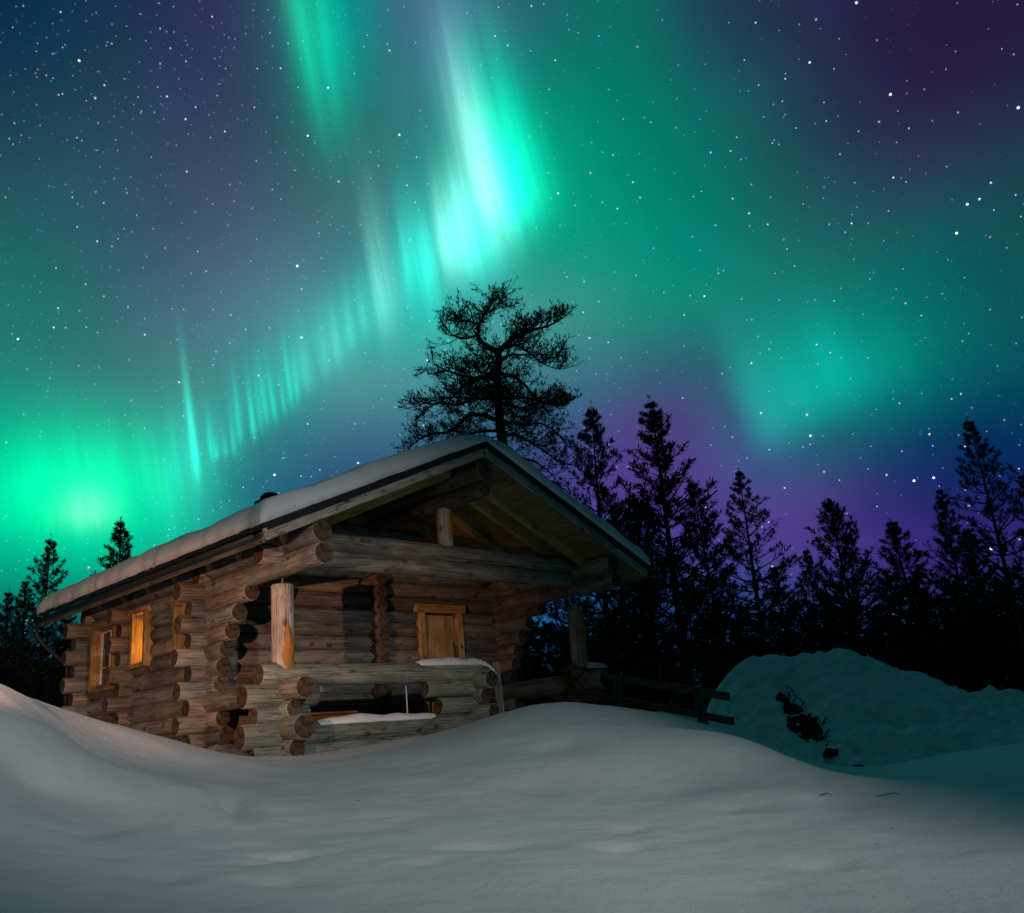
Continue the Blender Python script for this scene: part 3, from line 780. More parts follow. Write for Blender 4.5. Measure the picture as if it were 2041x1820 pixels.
def build_ground():
    def axis(c0, c1, step, reach):
        a = list(np.arange(c0, c1, step))
        d = step
        while a[-1] < reach:
            d *= 1.22
            a.append(a[-1] + d)
        d = step
        while a[0] > -reach:
            d *= 1.22
            a.insert(0, a[0] - d)
        return np.array(a)
    xs, ys = axis(-12, 6, .06, 900), axis(-10.5, 4, .06, 900)
    X, Y = np.meshgrid(xs, ys)
    Z = ground_z(X, Y)
    near = (np.abs(X + 1) < 16) & (np.abs(Y + 1) < 16)
    bump = np.zeros_like(Z)
    it = np.argwhere(near)
    for i, j in it:
        p = Vector((X[i, j], Y[i, j], 0))
        bump[i, j] = .035 * noise.noise(p * .7) + .009 * noise.noise(p * 2.3 + Vector((9, 3, 1))) + .005 * noise.noise(p * 6.5)
    Z = Z + bump
    # an old half-filled ski track and a few dents in the foreground
    for (px, py, dist, rx, ry, ang, dep) in [(460, 1600, 8.9, .15, .62, 70, .13), (1480, 1600, 8.2, .25, .3, 0, .05), (560, 1705, 6.4, .10, .22, -20, .05), (570, 1712, 6.2, .12, .3, 0, .04), (1240, 1700, 6.3, .16, .2, 0, .05), (960, 1690, 6.5, .22, .4, -40, .04), (760, 1640, 7.6, .22, .22, 0, .025), (200, 1640, 7.3, .16, .5, 50, .035), (1250, 1650, 7.2, .14, .2, 10, .03), (1060, 1560, 9.3, .2, .3, 70, .03), (860, 1740, 5.6, .1, .18, 30, .025), (1650, 1730, 5.5, .2, .25, 0, .03), (330, 1740, 5.5, .12, .22, 80, .03), (560, 1760, 5.2, .25, .12, 15, .03), (1140, 1500, 11, .3, .4, 20, .04)]:
        cx, cy, _ = hpt(px, py, dist)
        ca, sa = math.cos(R(ang)), math.sin(R(ang))
        dx, dy = X - cx, Y - cy
        u, w = dx * ca + dy * sa, -dx * sa + dy * ca
        Z = Z - dep * np.exp(-(w / rx) ** 2 - (u / ry) ** 2)
    ny, nx = X.shape
    v = np.c_[X.ravel(), Y.ravel(), Z.ravel()]
    I = np.arange(ny * nx).reshape(ny, nx)
    f = np.stack([I[:-1, :-1], I[:-1, 1:], I[1:, 1:], I[1:, :-1]], -1).reshape(-1, 4)
    me = bpy.data.meshes.new('snow_ground')
    me.from_pydata(v.tolist(), [], f.tolist())
    me.polygons.foreach_set('use_smooth', np.ones(len(f), bool))
    me.materials.append(M['snow'])
    o = bpy.data.objects.new('snow_ground', me)
    COL.objects.link(o)
    tag(o, 'smooth deep snow covering the ground in front of the log cabin', 'snow', kind='structure')


build_ground()

# ----------------------------------------------------------------- log cabin
rng = random.Random(11)
cabin = thing('log_cabin', 'weathered round-log cabin with a gabled porch and a thick snow-laden roof', 'log cabin', (0, 4, .4))
LG = [M['log'], M['end']]
XW, YF, YB = 3.12, 3.2, 7.75
HL = .142
SL = .44


def wall_log_y(mb, x, z, ys, r=HL, tint=None):
    for a, b in ys:
        if b - a > .12:
            log(mb, (x, a, z), (x, b, z), r * rng.uniform(.95, 1.05), rng, tint)


def cut(a, b, z, holes):
    segs = [(a, b)]
    for (h0, h1, z0, z1) in holes:
        if z0 - .02 < z < z1 + .02:
            nx = []
            for s0, s1 in segs:
                if h1 <= s0 or h0 >= s1:
                    nx.append((s0, s1))
                else:
                    nx += [(s0, h0), (h1, s1)]
            segs = nx
    return segs


# side walls
WINS = [(6.3, 7.35, 1.80, 2.86), (5.02, 5.62, 2.06, 2.90), (3.58, 3.98, 1.98, 2.80)]
front_ends = [1.9, 2.26, 2.48, 2.64, 2.73, 2.80]
for sx in (-1, 1):
    mb = MB()
    for k in range(11):
        z = 2.74 - .25 * k
        y0 = front_ends[k] if k < 6 else (2.62 + .12 * (k % 2) if k != 10 else .62)
        if k == 6:
            y0 = .50                                     # runs on as the top side rail of the porch
        wall_log_y(mb, sx * XW, z, cut(y0, YB + (.55 if k % 2 == 0 else .35), z, WINS if sx < 0 else []), .165 if k == 6 else HL)
    mb.build('side_wall', LG, cabin)

# front wall with the door opening
mb = MB()
for k in range(12):
    z = 2.92 - .25 * k
    xl = -3.66 if k % 2 == 0 else -3.47
    xl += rng.uniform(-.03, .03)
    for a, b in cut(xl, 3.5, z, [(1.02, 1.98, 0, 2.76)]):
        log(mb, (a, YF, z), (b, YF, z), HL * rng.uniform(.96, 1.06), rng)
for z in (3.17, 3.42, 3.67, 3.92, 4.17, 4.42):
    h = (4.70 - z) / SL - .12
    log(mb, (-h, YF, z), (h, YF, z), HL, rng, tint_of(rng, .05))
mb.build('front_wall', LG, cabin)

mb = MB()
for k in range(12):
    z = 2.92 - .25 * k
    log(mb, (-3.66 if k % 2 == 0 else -3.5, YB, z), (3.5, YB, z), HL, rng)
for z in (3.17, 3.42, 3.67, 3.92, 4.17, 4.42):
    h = (4.70 - z) / SL - .12
    log(mb, (-h, YB, z), (h, YB, z), HL, rng)
mb.build('rear_wall', LG, cabin)

# inner partition: log ends that come out through the side wall and, across it, through the front wall
mb = MB()
for k in range(11):
    z = 2.93 - .25 * k
    log(mb, (-3.62 if k % 2 == 0 else -3.44, 5.86, z), (-2.7, 5.86, z), HL, rng, tint_of(rng, .1, .6, .9))
mb.build('partition_wall', LG, cabin)
mb = MB()
for k in range(13):
    z = 3.30 - .25 * k
    log(mb, (0, 2.86 + rng.uniform(-.03, .03), z), (0, 3.5, z), HL * .95, rng, (.62, .42, .34))
mb.build('partition_wall', LG, cabin)

# wall plates, ridge logs, tie beams
for sx in (-1, 1):
    for z, y0, r in ((2.96, .0, .152), (3.27, .03, .165)):
        mb = MB()
        log(mb, (sx * XW, y0, z), (sx * XW, YB + .3, z), r, rng, tint_of(rng, .0, .85, 1.1), seg=26)
        mb.build('wall_plate', LG, cabin)
for z, y0, r in ((4.56, -.02, .165), (4.27, .04, .145)):
    mb = MB()
    log(mb, (0, y0, z), (0, YB + .3, z), r, rng, (.55, .5, .45), seg=26)
    mb.build('ridge_log', LG, cabin)
for z in (3.385, 3.115):
    mb = MB()
    log(mb, (-3.5, 1.06, z), (3.5, 1.06, z), .145, rng, (1.15, 1.08, .98), seg=28)
    mb.build('tie_beam', LG, cabin)


def scar(parent, x, y, z, r, ang, h, w, name='bark_scar'):
    """burnished orange blaze: a pointed patch a few mm proud of the peeled post, curved round it"""
    mb = MB()
    n, k = 14, 8
    for j in range(n + 1):
        t = j / n
        hw = w * (math.sin(PI * t) ** .8) * (1.0 - .35 * t + .22 * math.sin(7 * t)) + .002
        cz = z + (t - .45) * h
        sh = .05 * math.sin(2.6 * t + .4)
        for i in range(k + 1):
            a = R(ang) + (sh + hw * (i / k * 2 - 1)) / r
            rr = r * 1.03 + .010 * math.sin(PI * i / k) * math.sin(PI * t)
            mb.v.append((x + math.sin(a) * rr, y - math.cos(a) * rr, cz))
    for j in range(n):
        for i in range(k):
            b = j * (k + 1) + i
            mb.face((b, b + 1, b + k + 2, b + k + 1), [(i / k * .4, j / n), ((i + 1) / k * .4, j / n), ((i + 1) / k * .4, (j + 1) / n), (i / k * .4, (j + 1) / n)])
    return mb.build(name, M['scar'], parent)


# porch posts on their jack screws, king post
mb = MB()
log(mb, (-XW, 1.06, 1.50), (-XW, 1.06, 2.70), .158, rng, (1.05, 1.0, .98), seg=28, wob=.03)
po = mb.build('porch_post', [M['post'], M['end']], cabin)
mb = MB()
tube(mb, [(-XW, 1.06, 2.68), (-XW, 1.06, 2.84)], [.014, .014], 10)
plank(mb, (-XW - .06, 1.06, 2.815), (-XW + .06, 1.06, 2.815), .12, .012, (0, 1, 0))
plank(mb, (-XW - .035, 1.06, 2.715), (-XW + .035, 1.06, 2.715), .07, .02, (0, 1, 0))
mb.build('jack_screw', M['iron'], po)
scar(po, -XW, 1.06, 1.80, .158, -13, .66, .115)
mb = MB()
log(mb, (XW, 1.06, 1.50), (XW, 1.06, 2.62), .15, rng, (.95, .85, .8), seg=28, wob=.07)
po = mb.build('porch_post', [M['post'], M['end']], cabin)
mb = MB()
tube(mb, [(XW, 1.06, 2.6), (XW, 1.06, 2.84)], [.014, .014], 10)
mb.build('jack_screw', M['iron'], po)
scar(po, XW, 1.06, 2.25, .152, -24, .58, .105)
scar(po, XW, 1.06, 1.80, .152, -16, .56, .085)
mb = MB()
log(mb, (0, 1.06, 3.50), (0, 1.06, 4.16), .132, rng, (1.0, .97, .92), seg=26, wob=.03)
kp = mb.build('king_post', [M['post'], M['end']], cabin)
scar(kp, 0, 1.06, 3.84, .132, -10, .50, .085)

# porch rails: crossing logs
def rail(p0, p1, r, tint=None, nm='porch_rail_log'):
    mb = MB()
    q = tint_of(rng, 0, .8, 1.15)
    log(mb, p0, p1, r, rng, tint or (q[0] * .88, q[1] * 1.08, q[2] * 1.02), seg=26)  # default tint carries the aurora's green light in the wood colour
    return mb.build(nm, LG, cabin)


rail((-3.50, 1.06, 1.46), (.70, 1.06, 1.46), .155, (1.05, 1.2, 1.1))  # top rail: aurora green painted into its tint as well
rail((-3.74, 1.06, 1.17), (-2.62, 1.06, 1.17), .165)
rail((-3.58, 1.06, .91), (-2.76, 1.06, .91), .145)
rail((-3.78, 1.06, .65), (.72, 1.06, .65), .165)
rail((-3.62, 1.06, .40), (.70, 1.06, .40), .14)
for x in (-XW, ):
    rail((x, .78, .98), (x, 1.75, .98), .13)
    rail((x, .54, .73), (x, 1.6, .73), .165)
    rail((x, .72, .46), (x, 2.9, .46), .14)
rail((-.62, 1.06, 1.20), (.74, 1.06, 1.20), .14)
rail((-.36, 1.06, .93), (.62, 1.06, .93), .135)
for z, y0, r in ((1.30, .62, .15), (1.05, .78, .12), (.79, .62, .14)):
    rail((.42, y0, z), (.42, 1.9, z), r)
for z, y0 in ((.99, .6), (.73, .7), (.47, .6)):
    rail((XW, y0, z), (XW, 1.7, z), .14, (.6, .5, .42))
for z, a, b in ((1.40, 2.72, 3.62), (1.13, 2.8, 3.5), (.86, 2.7, 3.62)):
    rail((a, 1.06, z), (b, 1.06, z), .14, (.55, .45, .38))
mb = MB()
plank(mb, (.90, .93, .40), (.86, .97, 1.60), .15, .03, (0, 1, 0), rng)
mb.build('trim_board', M['board'], cabin)
mb = MB()
tube(mb, [(-.86, 1.2, .55), (-.87, 1.2, 1.32)], [.011, .011], 8)
mb.build('support_rod', M['white'], cabin)
mb = MB()
for j in range(15):
    plank(mb, (-3.0, 1.15 + .135 * j, .52), (3.0, 1.15 + .135 * j, .52), .125, .03, (0, 1, 0), rng, tint_of(rng))
mb.build('porch_floor', M['board'], cabin)
# bench along the wall, seen dark through the open rail
mb = MB()
for j in range(3):
    plank(mb, (-2.6, 2.45 + .16 * j, .97), (-.95, 2.45 + .16 * j, .97), .15, .04, (0, 1, 0), rng, (.9, .5, .32))
for x in (-2.5, -1.8, -1.05):
    plank(mb, (x, 2.45, .75), (x, 2.85, .75), .42, .05, (0, 0, 1), rng, (.55, .36, .26))
for j in range(3):
    plank(mb, (-2.6, 2.4, .62 + .13 * j), (-.95, 2.4, .62 + .13 * j), .12, .03, (0, 0, 1), rng, (1.0, .55, .32))
mb.build('bench', M['pine'], cabin)

# door
d = MB()
for j, (x0, x1) in enumerate(((1.10, 1.34), (1.34, 1.60), (1.60, 1.90))):
    plank(d, ((x0 + x1) / 2, 3.10, .55), ((x0 + x1) / 2, 3.10, 2.70), x1 - x0 - .008, .04, (1, 0, 0), rng, (1.0 - .1 * j, 1 - .1 * j, 1 - .1 * j))
door = d.build('door', M['fresh'], cabin)
f = MB()
for x in (1.03, 1.97):
    plank(f, (x, 3.06, .5), (x, 3.06, 2.74), .14, .10, (1, 0, 0), rng, (1.05, 1.0, .95))
plank(f, (.90, 3.045, 2.815), (2.10, 3.045, 2.815), .16, .12, (0, 0, 1), rng, (1.1, 1.05, 1))
f.build('door_frame', M['fresh'], door)
h = MB()
tube(h, [(1.83, 3.07, 1.92), (1.83, 3.0, 1.92), (1.83, 3.0, 2.12), (1.83, 3.07, 2.12)], [.014] * 4, 8)
plank(h, (1.83, 3.074, 1.80), (1.83, 3.074, 2.2), .05, .012, (1, 0, 0))
h.build('handle', M['iron'], door)


# windows of the side wall
def window(y0, y1, z0, z1, pane, muntins, depth):
    x = -XW
    w = MB()
    t = .085
    for yy in (y0 + t / 2, y1 - t / 2):
        plank(w, (x - .06, yy, z0), (x - .06, yy, z1), .34, t, (1, 0, 0), rng, (1, 1, 1))
    plank(w, (x - .11, y0 - .05, z1 + .045), (x - .11, y1 + .05, z1 + .045), .28, .09, (1, 0, 0), rng)
    plank(w, (x - .11, y0 - .04, z0 - .035), (x - .11, y1 + .04, z0 - .035), .30, .07, (1, 0, 0), rng)
    fr = w.build('window_frame', M['pine'], cabin)
    p = MB()
    plank(p, (x + depth, (y0 + y1) / 2, z0), (x + depth, (y0 + y1) / 2, z1), y1 - y0 - .1, .02, (0, 1, 0))
    p.build('pane', pane, fr)
    if muntins:
        q = MB()
        s = .05
        plank(q, (x - .05, y0 + t + s / 2, z0 + .01), (x - .05, y0 + t + s / 2, z1 - .01), s, .04, (0, 1, 0))
        plank(q, (x - .05, y1 - t - s / 2, z0 + .01), (x - .05, y1 - t - s / 2, z1 - .01), s, .04, (0, 1, 0))
        plank(q, (x - .052, y0 + t, z1 - .03), (x - .052, y1 - t, z1 - .03), s, .04, (0, 0, 1))
        plank(q, (x - .052, y0 + t, z0 + .03), (x - .052, y1 - t, z0 + .03), s, .04, (0, 0, 1))
        plank(q, (x - .054, (y0 + y1) / 2, z0 + .02), (x - .054, (y0 + y1) / 2, z1 - .02), .035, .04, (0, 1, 0))
        for g in (.35, .66):
            plank(q, (x - .056, y0 + t, z0 + (z1 - z0) * g), (x - .056, y1 - t, z0 + (z1 - z0) * g), .028, .035, (0, 0, 1))
        q.build('muntin', M['white'], fr)
    return fr


window(*WINS[0], M['glass'], True, -.02)
window(*WINS[1], M['lit'], False, .07)
window(*WINS[2], M['glass'], False, .03)

# roof: sheathing, rafters, bargeboards, dark metal edge, eaves with gutter
YR0, YR1, XE = 0.0, 7.95, 4.03
for s in (-1, 1):
    mb = MB()
    nb = 30
    nx = Vector((SL * s, 0, 1)).normalized()
    for j in range(nb):
        x = (j + .5) / nb * XE * s
        ww = XE / nb * math.hypot(1, SL)
        plank(mb, (x, YR0 + .02, 4.835 - SL * abs(x)), (x, YR1, 4.835 - SL * abs(x)), ww - .002, .05, (1, 0, -SL * s), rng, tint_of(rng, 0, .92, 1.05))
    rf = mb.build('roof', M['soffit'], cabin)
    mb = MB()
    for y in (.70, 1.16, 1.95, 2.86, 4.0, 5.0, 6.0, 7.0):
        plank(mb, (.12 * s, y, 4.745 - SL * .12), ((XE * .985 if s > 0 else 3.35) * s, y, 4.745 - SL * (XE * .985 if s > 0 else 3.35)), .15, .075, (SL * s, 0, 1), rng, (1.9, 1.65, 1.3))
    mb.build('rafter', M['soffit'], rf)
    mb = MB()
    plank(mb, (0.0, YR0 - .02, 4.895), (XE * s, YR0 - .02, 4.895 - SL * XE), .165, .035, (SL * s, 0, 1), rng, (1.05, 1.02, .95))
    mb.build('bargeboard', M['board'], rf)
    mb = MB()
    plank(mb, (0.0, (YR0 + YR1) / 2 - .04, 5.022), (XE * s * 1.012, (YR0 + YR1) / 2 - .04, 5.022 - SL * XE * 1.012), YR1 - YR0 + .10, .07, (0, 1, 0), rng)
    plank(mb, (0.0, YR0 - .065, 5.0), (XE * s, YR0 - .065, 5.0 - SL * XE), .10, .03, (SL * s, 0, 1), rng)
    mb.build('roof_sheet', M['metal'], rf)
    mb = MB()
    plank(mb, (XE * s, YR0 + .0, 3.09), (XE * s, YR1, 3.09), .15, .03, (0, 0, 1), rng, (.42, .40, .38))
    mb.build('eave_board', M['board'], rf)
    g = MB()
    pr = [(math.cos(a) * .065, math.sin(a) * .065) for a in np.linspace(PI, 2 * PI, 9)]
    pr += [(x * .9, z * .9) for x, z in pr[::-1]]
    gx, gz_ = (XE + .085) * s, 3.125
    for yy in (YR0 + .03, YR1 + .02):
        for (px, pz) in pr:
            g.v.append((gx + px, yy, gz_ + pz))
    n = len(pr)
    for i in range(n):
        k = (i + 1) % n
        g.face((i, k, n + k, n + i), [(0, 0)] * 4)
    g.face(tuple(range(n - 1, -1, -1)), [(0, 0)] * n, smooth=False)
    g.face(tuple(range(n, 2 * n)), [(0, 0)] * n, smooth=False)
    gt = g.build('gutter', M['metal'], rf)
    if s < 0:
        mb = MB()
        tube(mb, [(gx, 7.95, 3.07), (gx + .02, 7.95, 2.86), (gx + .14, 7.95, 2.70), (-3.66, 7.95, 2.42), (-3.52, 7.95, 2.30), (-3.50, 7.95, .6)], [.032] * 6, 10)
        mb.build('downpipe', M['metal'], gt)
# chimney
mb = MB()
plank(mb, (.15, 6.9, 4.6), (.15, 6.9, 5.64), .42, .42, (1, 0, 0))
plank(mb, (.15, 6.9, 5.64), (.15, 6.9, 5.70), .5, .5, (1, 0, 0))
tube(mb, [(.15, 6.9, 5.72), (.15, 6.9, 5.78), (.15, 6.9, 5.85), (.15, 6.9, 5.88)], [.22, .22, .15, .02], 14)
mb.build('chimney', M['metal'], cabin)


# snow lying on the roof
def roof_snow():
    ny, ns = 110, 120
    xs = np.linspace(-XE - .08, XE + .04, ns)
    ys = np.linspace(YR0 - .10, YR1 + .06, ny)
    X, Y = np.meshgrid(xs, ys)
    base = 5.045 - SL * np.abs(X)
    th = np.where(X < 0, .36, .25)
    bl = np.clip((X + .5) / 1.0, 0, 1)
    th = .31 * (1 - bl) + .29 * bl
    th = th - .13 * np.exp(-(X / .35) ** 2)          # worn thin over the ridge
    for i in range(ny):
        for j in range(ns):
            p = Vector((X[i, j], Y[i, j], 0))
            th[i, j] += .05 * noise.noise(p * .8) + .03 * noise.noise(p * 2.1 + Vector((3, 1, 7))) + .012 * noise.noise(p * 5)
    ex = np.clip((np.minimum(X - xs[0], xs[-1] - X)) / .22, 0, 1)
    ey = np.clip((np.minimum(Y - ys[0], ys[-1] - Y)) / .16, 0, 1)
    rnd = np.sqrt(1 - (1 - ex) ** 2) * np.sqrt(1 - (1 - ey) ** 2)
    top = base + np.maximum(th * (.5 + .5 * rnd), .08)
    # ragged front and side edges
    v, f = [], []
    for i in range(ny):
        for j in range(ns):
            x, y = X[i, j], Y[i, j]
            if i == 0:
                y += .05 * noise.noise(Vector((x * 1.7, 3, 0))) + .02 * noise.noise(Vector((x * 6, 8, 0)))
            if j == 0 or j == ns - 1:
                x += .06 * noise.noise(Vector((y * 1.3, 5, 0))) + .03 * noise.noise(Vector((y * 4, 2, 0)))
            v.append((x, y, top[i, j]))
    nb = len(v)
    for i in range(ny):
        for j in range(ns):
            v.append((v[i * ns + j][0], v[i * ns + j][1], base[i, j] + .008))
    for i in range(ny - 1):
        for j in range(ns - 1):
            a = i * ns + j
            f.append((a, a + 1, a + ns + 1, a + ns))
            f.append((nb + a, nb + a + ns, nb + a + ns + 1, nb + a + 1))
    for j in range(ns - 1):
        f.append((j + 1, j, nb + j, nb + j + 1))
        a = (ny - 1) * ns + j
        f.append((a, a + 1, nb + a + 1, nb + a))
    for i in range(ny - 1):
        a = i * ns
        f.append((a, a + ns, nb + a + ns, nb + a))
        a = i * ns + ns - 1
        f.append((a + ns, a, nb + a, nb + a + ns))
    me = bpy.data.meshes.new('roof_snow')
    me.from_pydata(v, [], f)
    me.polygons.foreach_set('use_smooth', np.ones(len(f), bool))
    me.materials.append(M['snow'])
    o = bpy.data.objects.new('roof_snow', me)
    COL.objects.link(o)
    tag(o, 'thick blanket of snow lying on the cabin roof', 'snow layer')


roof_snow()


def snow_ridge(name, label, pts, w, h, seed, droop=None):
    """snow lying along a log: rounded strip following pts, closed underneath"""
    mb = MB()
    pts = [Vector(p) for p in pts]
    n, k = len(pts), 11
    d = (pts[-1] - pts[0]).normalized()
    side = d.cross(Vector((0, 0, 1))).normalized()
    for j, p in enumerate(pts):
        e = min(1, 4.0 * min(j, n - 1 - j) / n + .12)
        for i in range(k):
            a = PI * i / (k - 1)
            ww = w * (.75 + .3 * noise.noise(p * 2.2 + Vector((seed, 0, 0))) + .25 * e)
            hh = h * math.sqrt(e) * (1 + .45 * noise.noise(p * 3.0 + Vector((0, seed, 0))))
            q = p + side * (math.cos(a) * ww) + Vector((0, 0, math.sin(a) ** .7 * hh - abs(math.cos(a)) ** 2 * w * .35))
            mb.v.append(tuple(q))
    for j in range(n - 1):
        for i in range(k):
            i2 = (i + 1) % k
            a, b = j * k, (j + 1) * k
            mb.face((a + i, b + i, b + i2, a + i2), [(0, 0)] * 4)
    mb.face(tuple(range(k)), [(0, 0)] * k)
    mb.face(tuple(range((n - 1) * k + k - 1, (n - 1) * k - 1, -1)), [(0, 0)] * k)
    o = mb.build(name, M['snow'])
    return tag(o, label, 'snow cap', 'snow left on the porch rails')


def lerp_pts(a, b, n):
    return [Vector(a).lerp(Vector(b), i / (n - 1)) for i in range(n)]


sc1 = snow_ridge('rail_snow', 'thin snow strip on the long lower porch rail, under the open gap', lerp_pts((-2.62, 1.02, .79), (-.48, 1.02, .79), 40), .12, .075, 3)
sc2 = snow_ridge('rail_snow', 'snow cap at the right end of the upper porch rail, below the wooden door', lerp_pts((-.75, 1.04, 1.595), (.55, 1.04, 1.595), 30) + [Vector((.66, 1.02, 1.57)), Vector((.74, .98, 1.50)), Vector((.78, .96, 1.42))], .13, .085, 8)
sc3 = snow_ridge('rail_snow', 'small snow patch at the foot of the right porch post', lerp_pts((3.16, .98, 1.53), (3.66, .98, 1.53), 14), .15, .06, 5)

# ----------------------------------------------------------------- ramp fence right of the porch
fn = thing('ramp_fence', 'dark wooden two-rail fence sloping down from the right porch post', 'fence', (3.2, .9, .5))
A1, B1 = at(1172, 1341, 17.0), at(1453, 1389, 14.0)
A2, B2 = at(1172, 1383, 17.0), at(1462, 1438, 14.0)
mb = MB()
plank(mb, A1, B1, .125, .045, (0, 0, 1), rng)
mb.build('fence_rail', M['fence'], fn)
mb = MB()
plank(mb, A2, B2, .115, .045, (0, 0, 1), rng)
mb.build('fence_rail', M['fence'], fn)
dv = (B1 - A1)
for px in (1240, 1402):
    t = (px - 1172) / 281 * 1.0
    t = t * 17.0 / (17.0 * t + 14.0 * (1 - t)) if False else t * 14.0 ** 0 * (1 / (t + (1 - t) * 14.0 / 17.0)) * 1.0 if False else t
    p = A1 + dv * t + (CAM - A1).normalized() * -.06
    mb = MB()
    plank(mb, (p.x, p.y, p.z - 1.0), (p.x, p.y, p.z + .03), .15, .11, (RGT.x, RGT.y, 0), rng)
    mb.build('fence_post', M['fence'], fn)


# ----------------------------------------------------------------- ploughed snow heap on the right
def snow_heap():
    c = at(1660, 1500, 17.6)
    cx, cy = c.x, c.y
    rx = Vector((RGT.x, RGT.y, 0)).normalized()
    fy = Vector((FWD.x, FWD.y, 0)).normalized()
    nu, nv = 170, 190
    v, f = [], []
    # crest height over the view-parallel coordinate u (metres right of the centre)
    us = [-2.55, -2.25, -2.05, -1.7, -1.2, -.6, .0, .6, 1.1, 1.7, 2.3, 2.8, 3.4, 4.2, 5.2]
    hs = [-.4, .45, .85, 1.22, 1.50, 1.53, 1.49, 1.42, 1.30, 1.02, .66, .42, .46, .38, .30]
    for i in range(nv):
        for j in range(nu):
            u = -2.7 + 8.2 * j / (nu - 1)
            w = -6.6 + 9.6 * i / (nv - 1)
            cr = float(np.interp(u, us, hs))
            p = Vector((u, w, 0))
            lump = .12 * noise.noise(p * 1.1) + .09 * noise.noise(p * 2.4 + Vector((4, 0, 0))) + .06 * noise.noise(p * 5.0) + .035 * noise.noise(p * 11.0)
            if w < 0:                                    # steep broken front face
                t = min(1, -w / 6.3)
                prof = (1 - t) ** 1.45
                lump *= 1.35
            else:
                t = min(1, w / 2.8)
                prof = 1 - t * t
            foot = -.60 + .12 * u * .5
            z = foot + (cr - foot) * prof + lump * (1.0 if prof > .03 else .3)
            # hollow where the earth shows
            z -= .30 * math.exp(-((u + .75 - .05 * w) / .38) ** 2 - ((w + 1.3) / .9) ** 2)
            q = Vector((cx, cy, 0)) + rx * u + fy * w
            edge = min(j, nu - 1 - j, i, nv - 1 - i)
            if edge == 0:
                z = gz(q.x, q.y) - .25
            v.append((q.x, q.y, z))
    for i in range(nv - 1):
        for j in range(nu - 1):
            a = i * nu + j
            f.append((a, a + 1, a + nu + 1, a + nu))
    me = bpy.data.meshes.new('snow_heap')
    me.from_pydata(v, [], f)
    me.polygons.foreach_set('use_smooth', np.ones(len(f), bool))
    me.materials.append(M['dirty'])
    o = bpy.data.objects.new('snow_heap', me)
    COL.objects.link(o)
    tag(o, 'big rough heap of ploughed snow at the forest edge, right of the fence', 'snow heap')
    return v, nu, nv


HV, HNU, HNV = snow_heap()


def heap_point(px, py):
    """point of the heap's visible front that lies on the survey line (px, py)"""
    d = (FWD + RGT * ((px - 1020.5) / F_PX) + UPV * ((910 - py) / F_PX)).normalized()
    V = np.array(HV) - np.array(CAM)
    t = V @ np.array(d)
    off = np.linalg.norm(V - t[:, None] * np.array(d), axis=1)
    ok = np.argsort(off)[:12]
    k = ok[np.argmin(t[ok])]
    return Vector(HV[k])


# earth and brushwood sticking out of the heap
er = random.Random(4)
br = thing('brushwood', 'dark patch of earth and twigs breaking out of the big snow heap', 'brushwood', heap_point(1600, 1420))
mb = MB()
HU = [-2.7 + 8.2 * j / (HNU - 1) for j in range(HNU)]
HW = [-6.6 + 9.6 * i / (HNV - 1) for i in range(HNV)]
pa, pb = heap_point(1562, 1374), heap_point(1642, 1474)
ax_ = (pb - pa).normalized()
cen_ = (pa + pb) * .5
half = (pb - pa).length * .5
rt_ = Vector((RGT.x, RGT.y, 0)).normalized()
seen = {}
for i in range(HNV - 1):
    for j in range(HNU - 1):
        idx = [i * HNU + j, i * HNU + j + 1, (i + 1) * HNU + j + 1, (i + 1) * HNU + j]
        q = Vector((0, 0, 0))
        for k in idx:
            q += Vector(HV[k]) * .25
        d_ = q - cen_
        al = d_.dot(ax_) / half
        ac = (d_ - ax_ * d_.dot(ax_)).dot((rt_ - ax_ * rt_.dot(ax_)).normalized())
        wd = .15 * (1 - al * al) + .04 if abs(al) < 1 else 0
        nn = noise.noise(q * 3.2) * .6 + noise.noise(q * 8.0) * .5
        if abs(al) < 1.15 and abs(ac + .05) < wd * (1 + .9 * nn) and nn > -.16 and (q - FWD * 0).z > -2:
            lift = Vector((0, 0, .012 + .035 * max(0, nn + .2))) - FWD * .012
            f_ = []
            for k in idx:
                key = k
                if key not in seen:
                    seen[key] = len(mb.v)
                    h_ = .03 * noise.noise(Vector(HV[k]) * 9)
                    mb.v.append(tuple(Vector(HV[k]) + lift + Vector((0, 0, h_))))
                f_.append(seen[key])
            mb.face(tuple(f_), [(0, 0)] * 4, smooth=False)
pt = mb.build('earth_patch', M['earth'], br)
sl_ = pt.modifiers.new('thickness', 'SOLIDIFY')
sl_.thickness = .05
for i in range(44):
    mb = MB()
    px = er.uniform(1565, 1650)
    py = 1375 + (px - 1565) * 1.1 + er.uniform(-22, 20)
    c = heap_point(px, py)
    dr = Vector((er.uniform(-1, 1), er.uniform(-.6, .2), er.uniform(-.7, .6))).normalized() * er.uniform(.08, .26)
    tube(mb, [c - dr * .2, c + dr * .5 + Vector((0, 0, .03)), c + dr], [.011, .008, .003], 5)
    mb.build('twig', M['twig'], br)
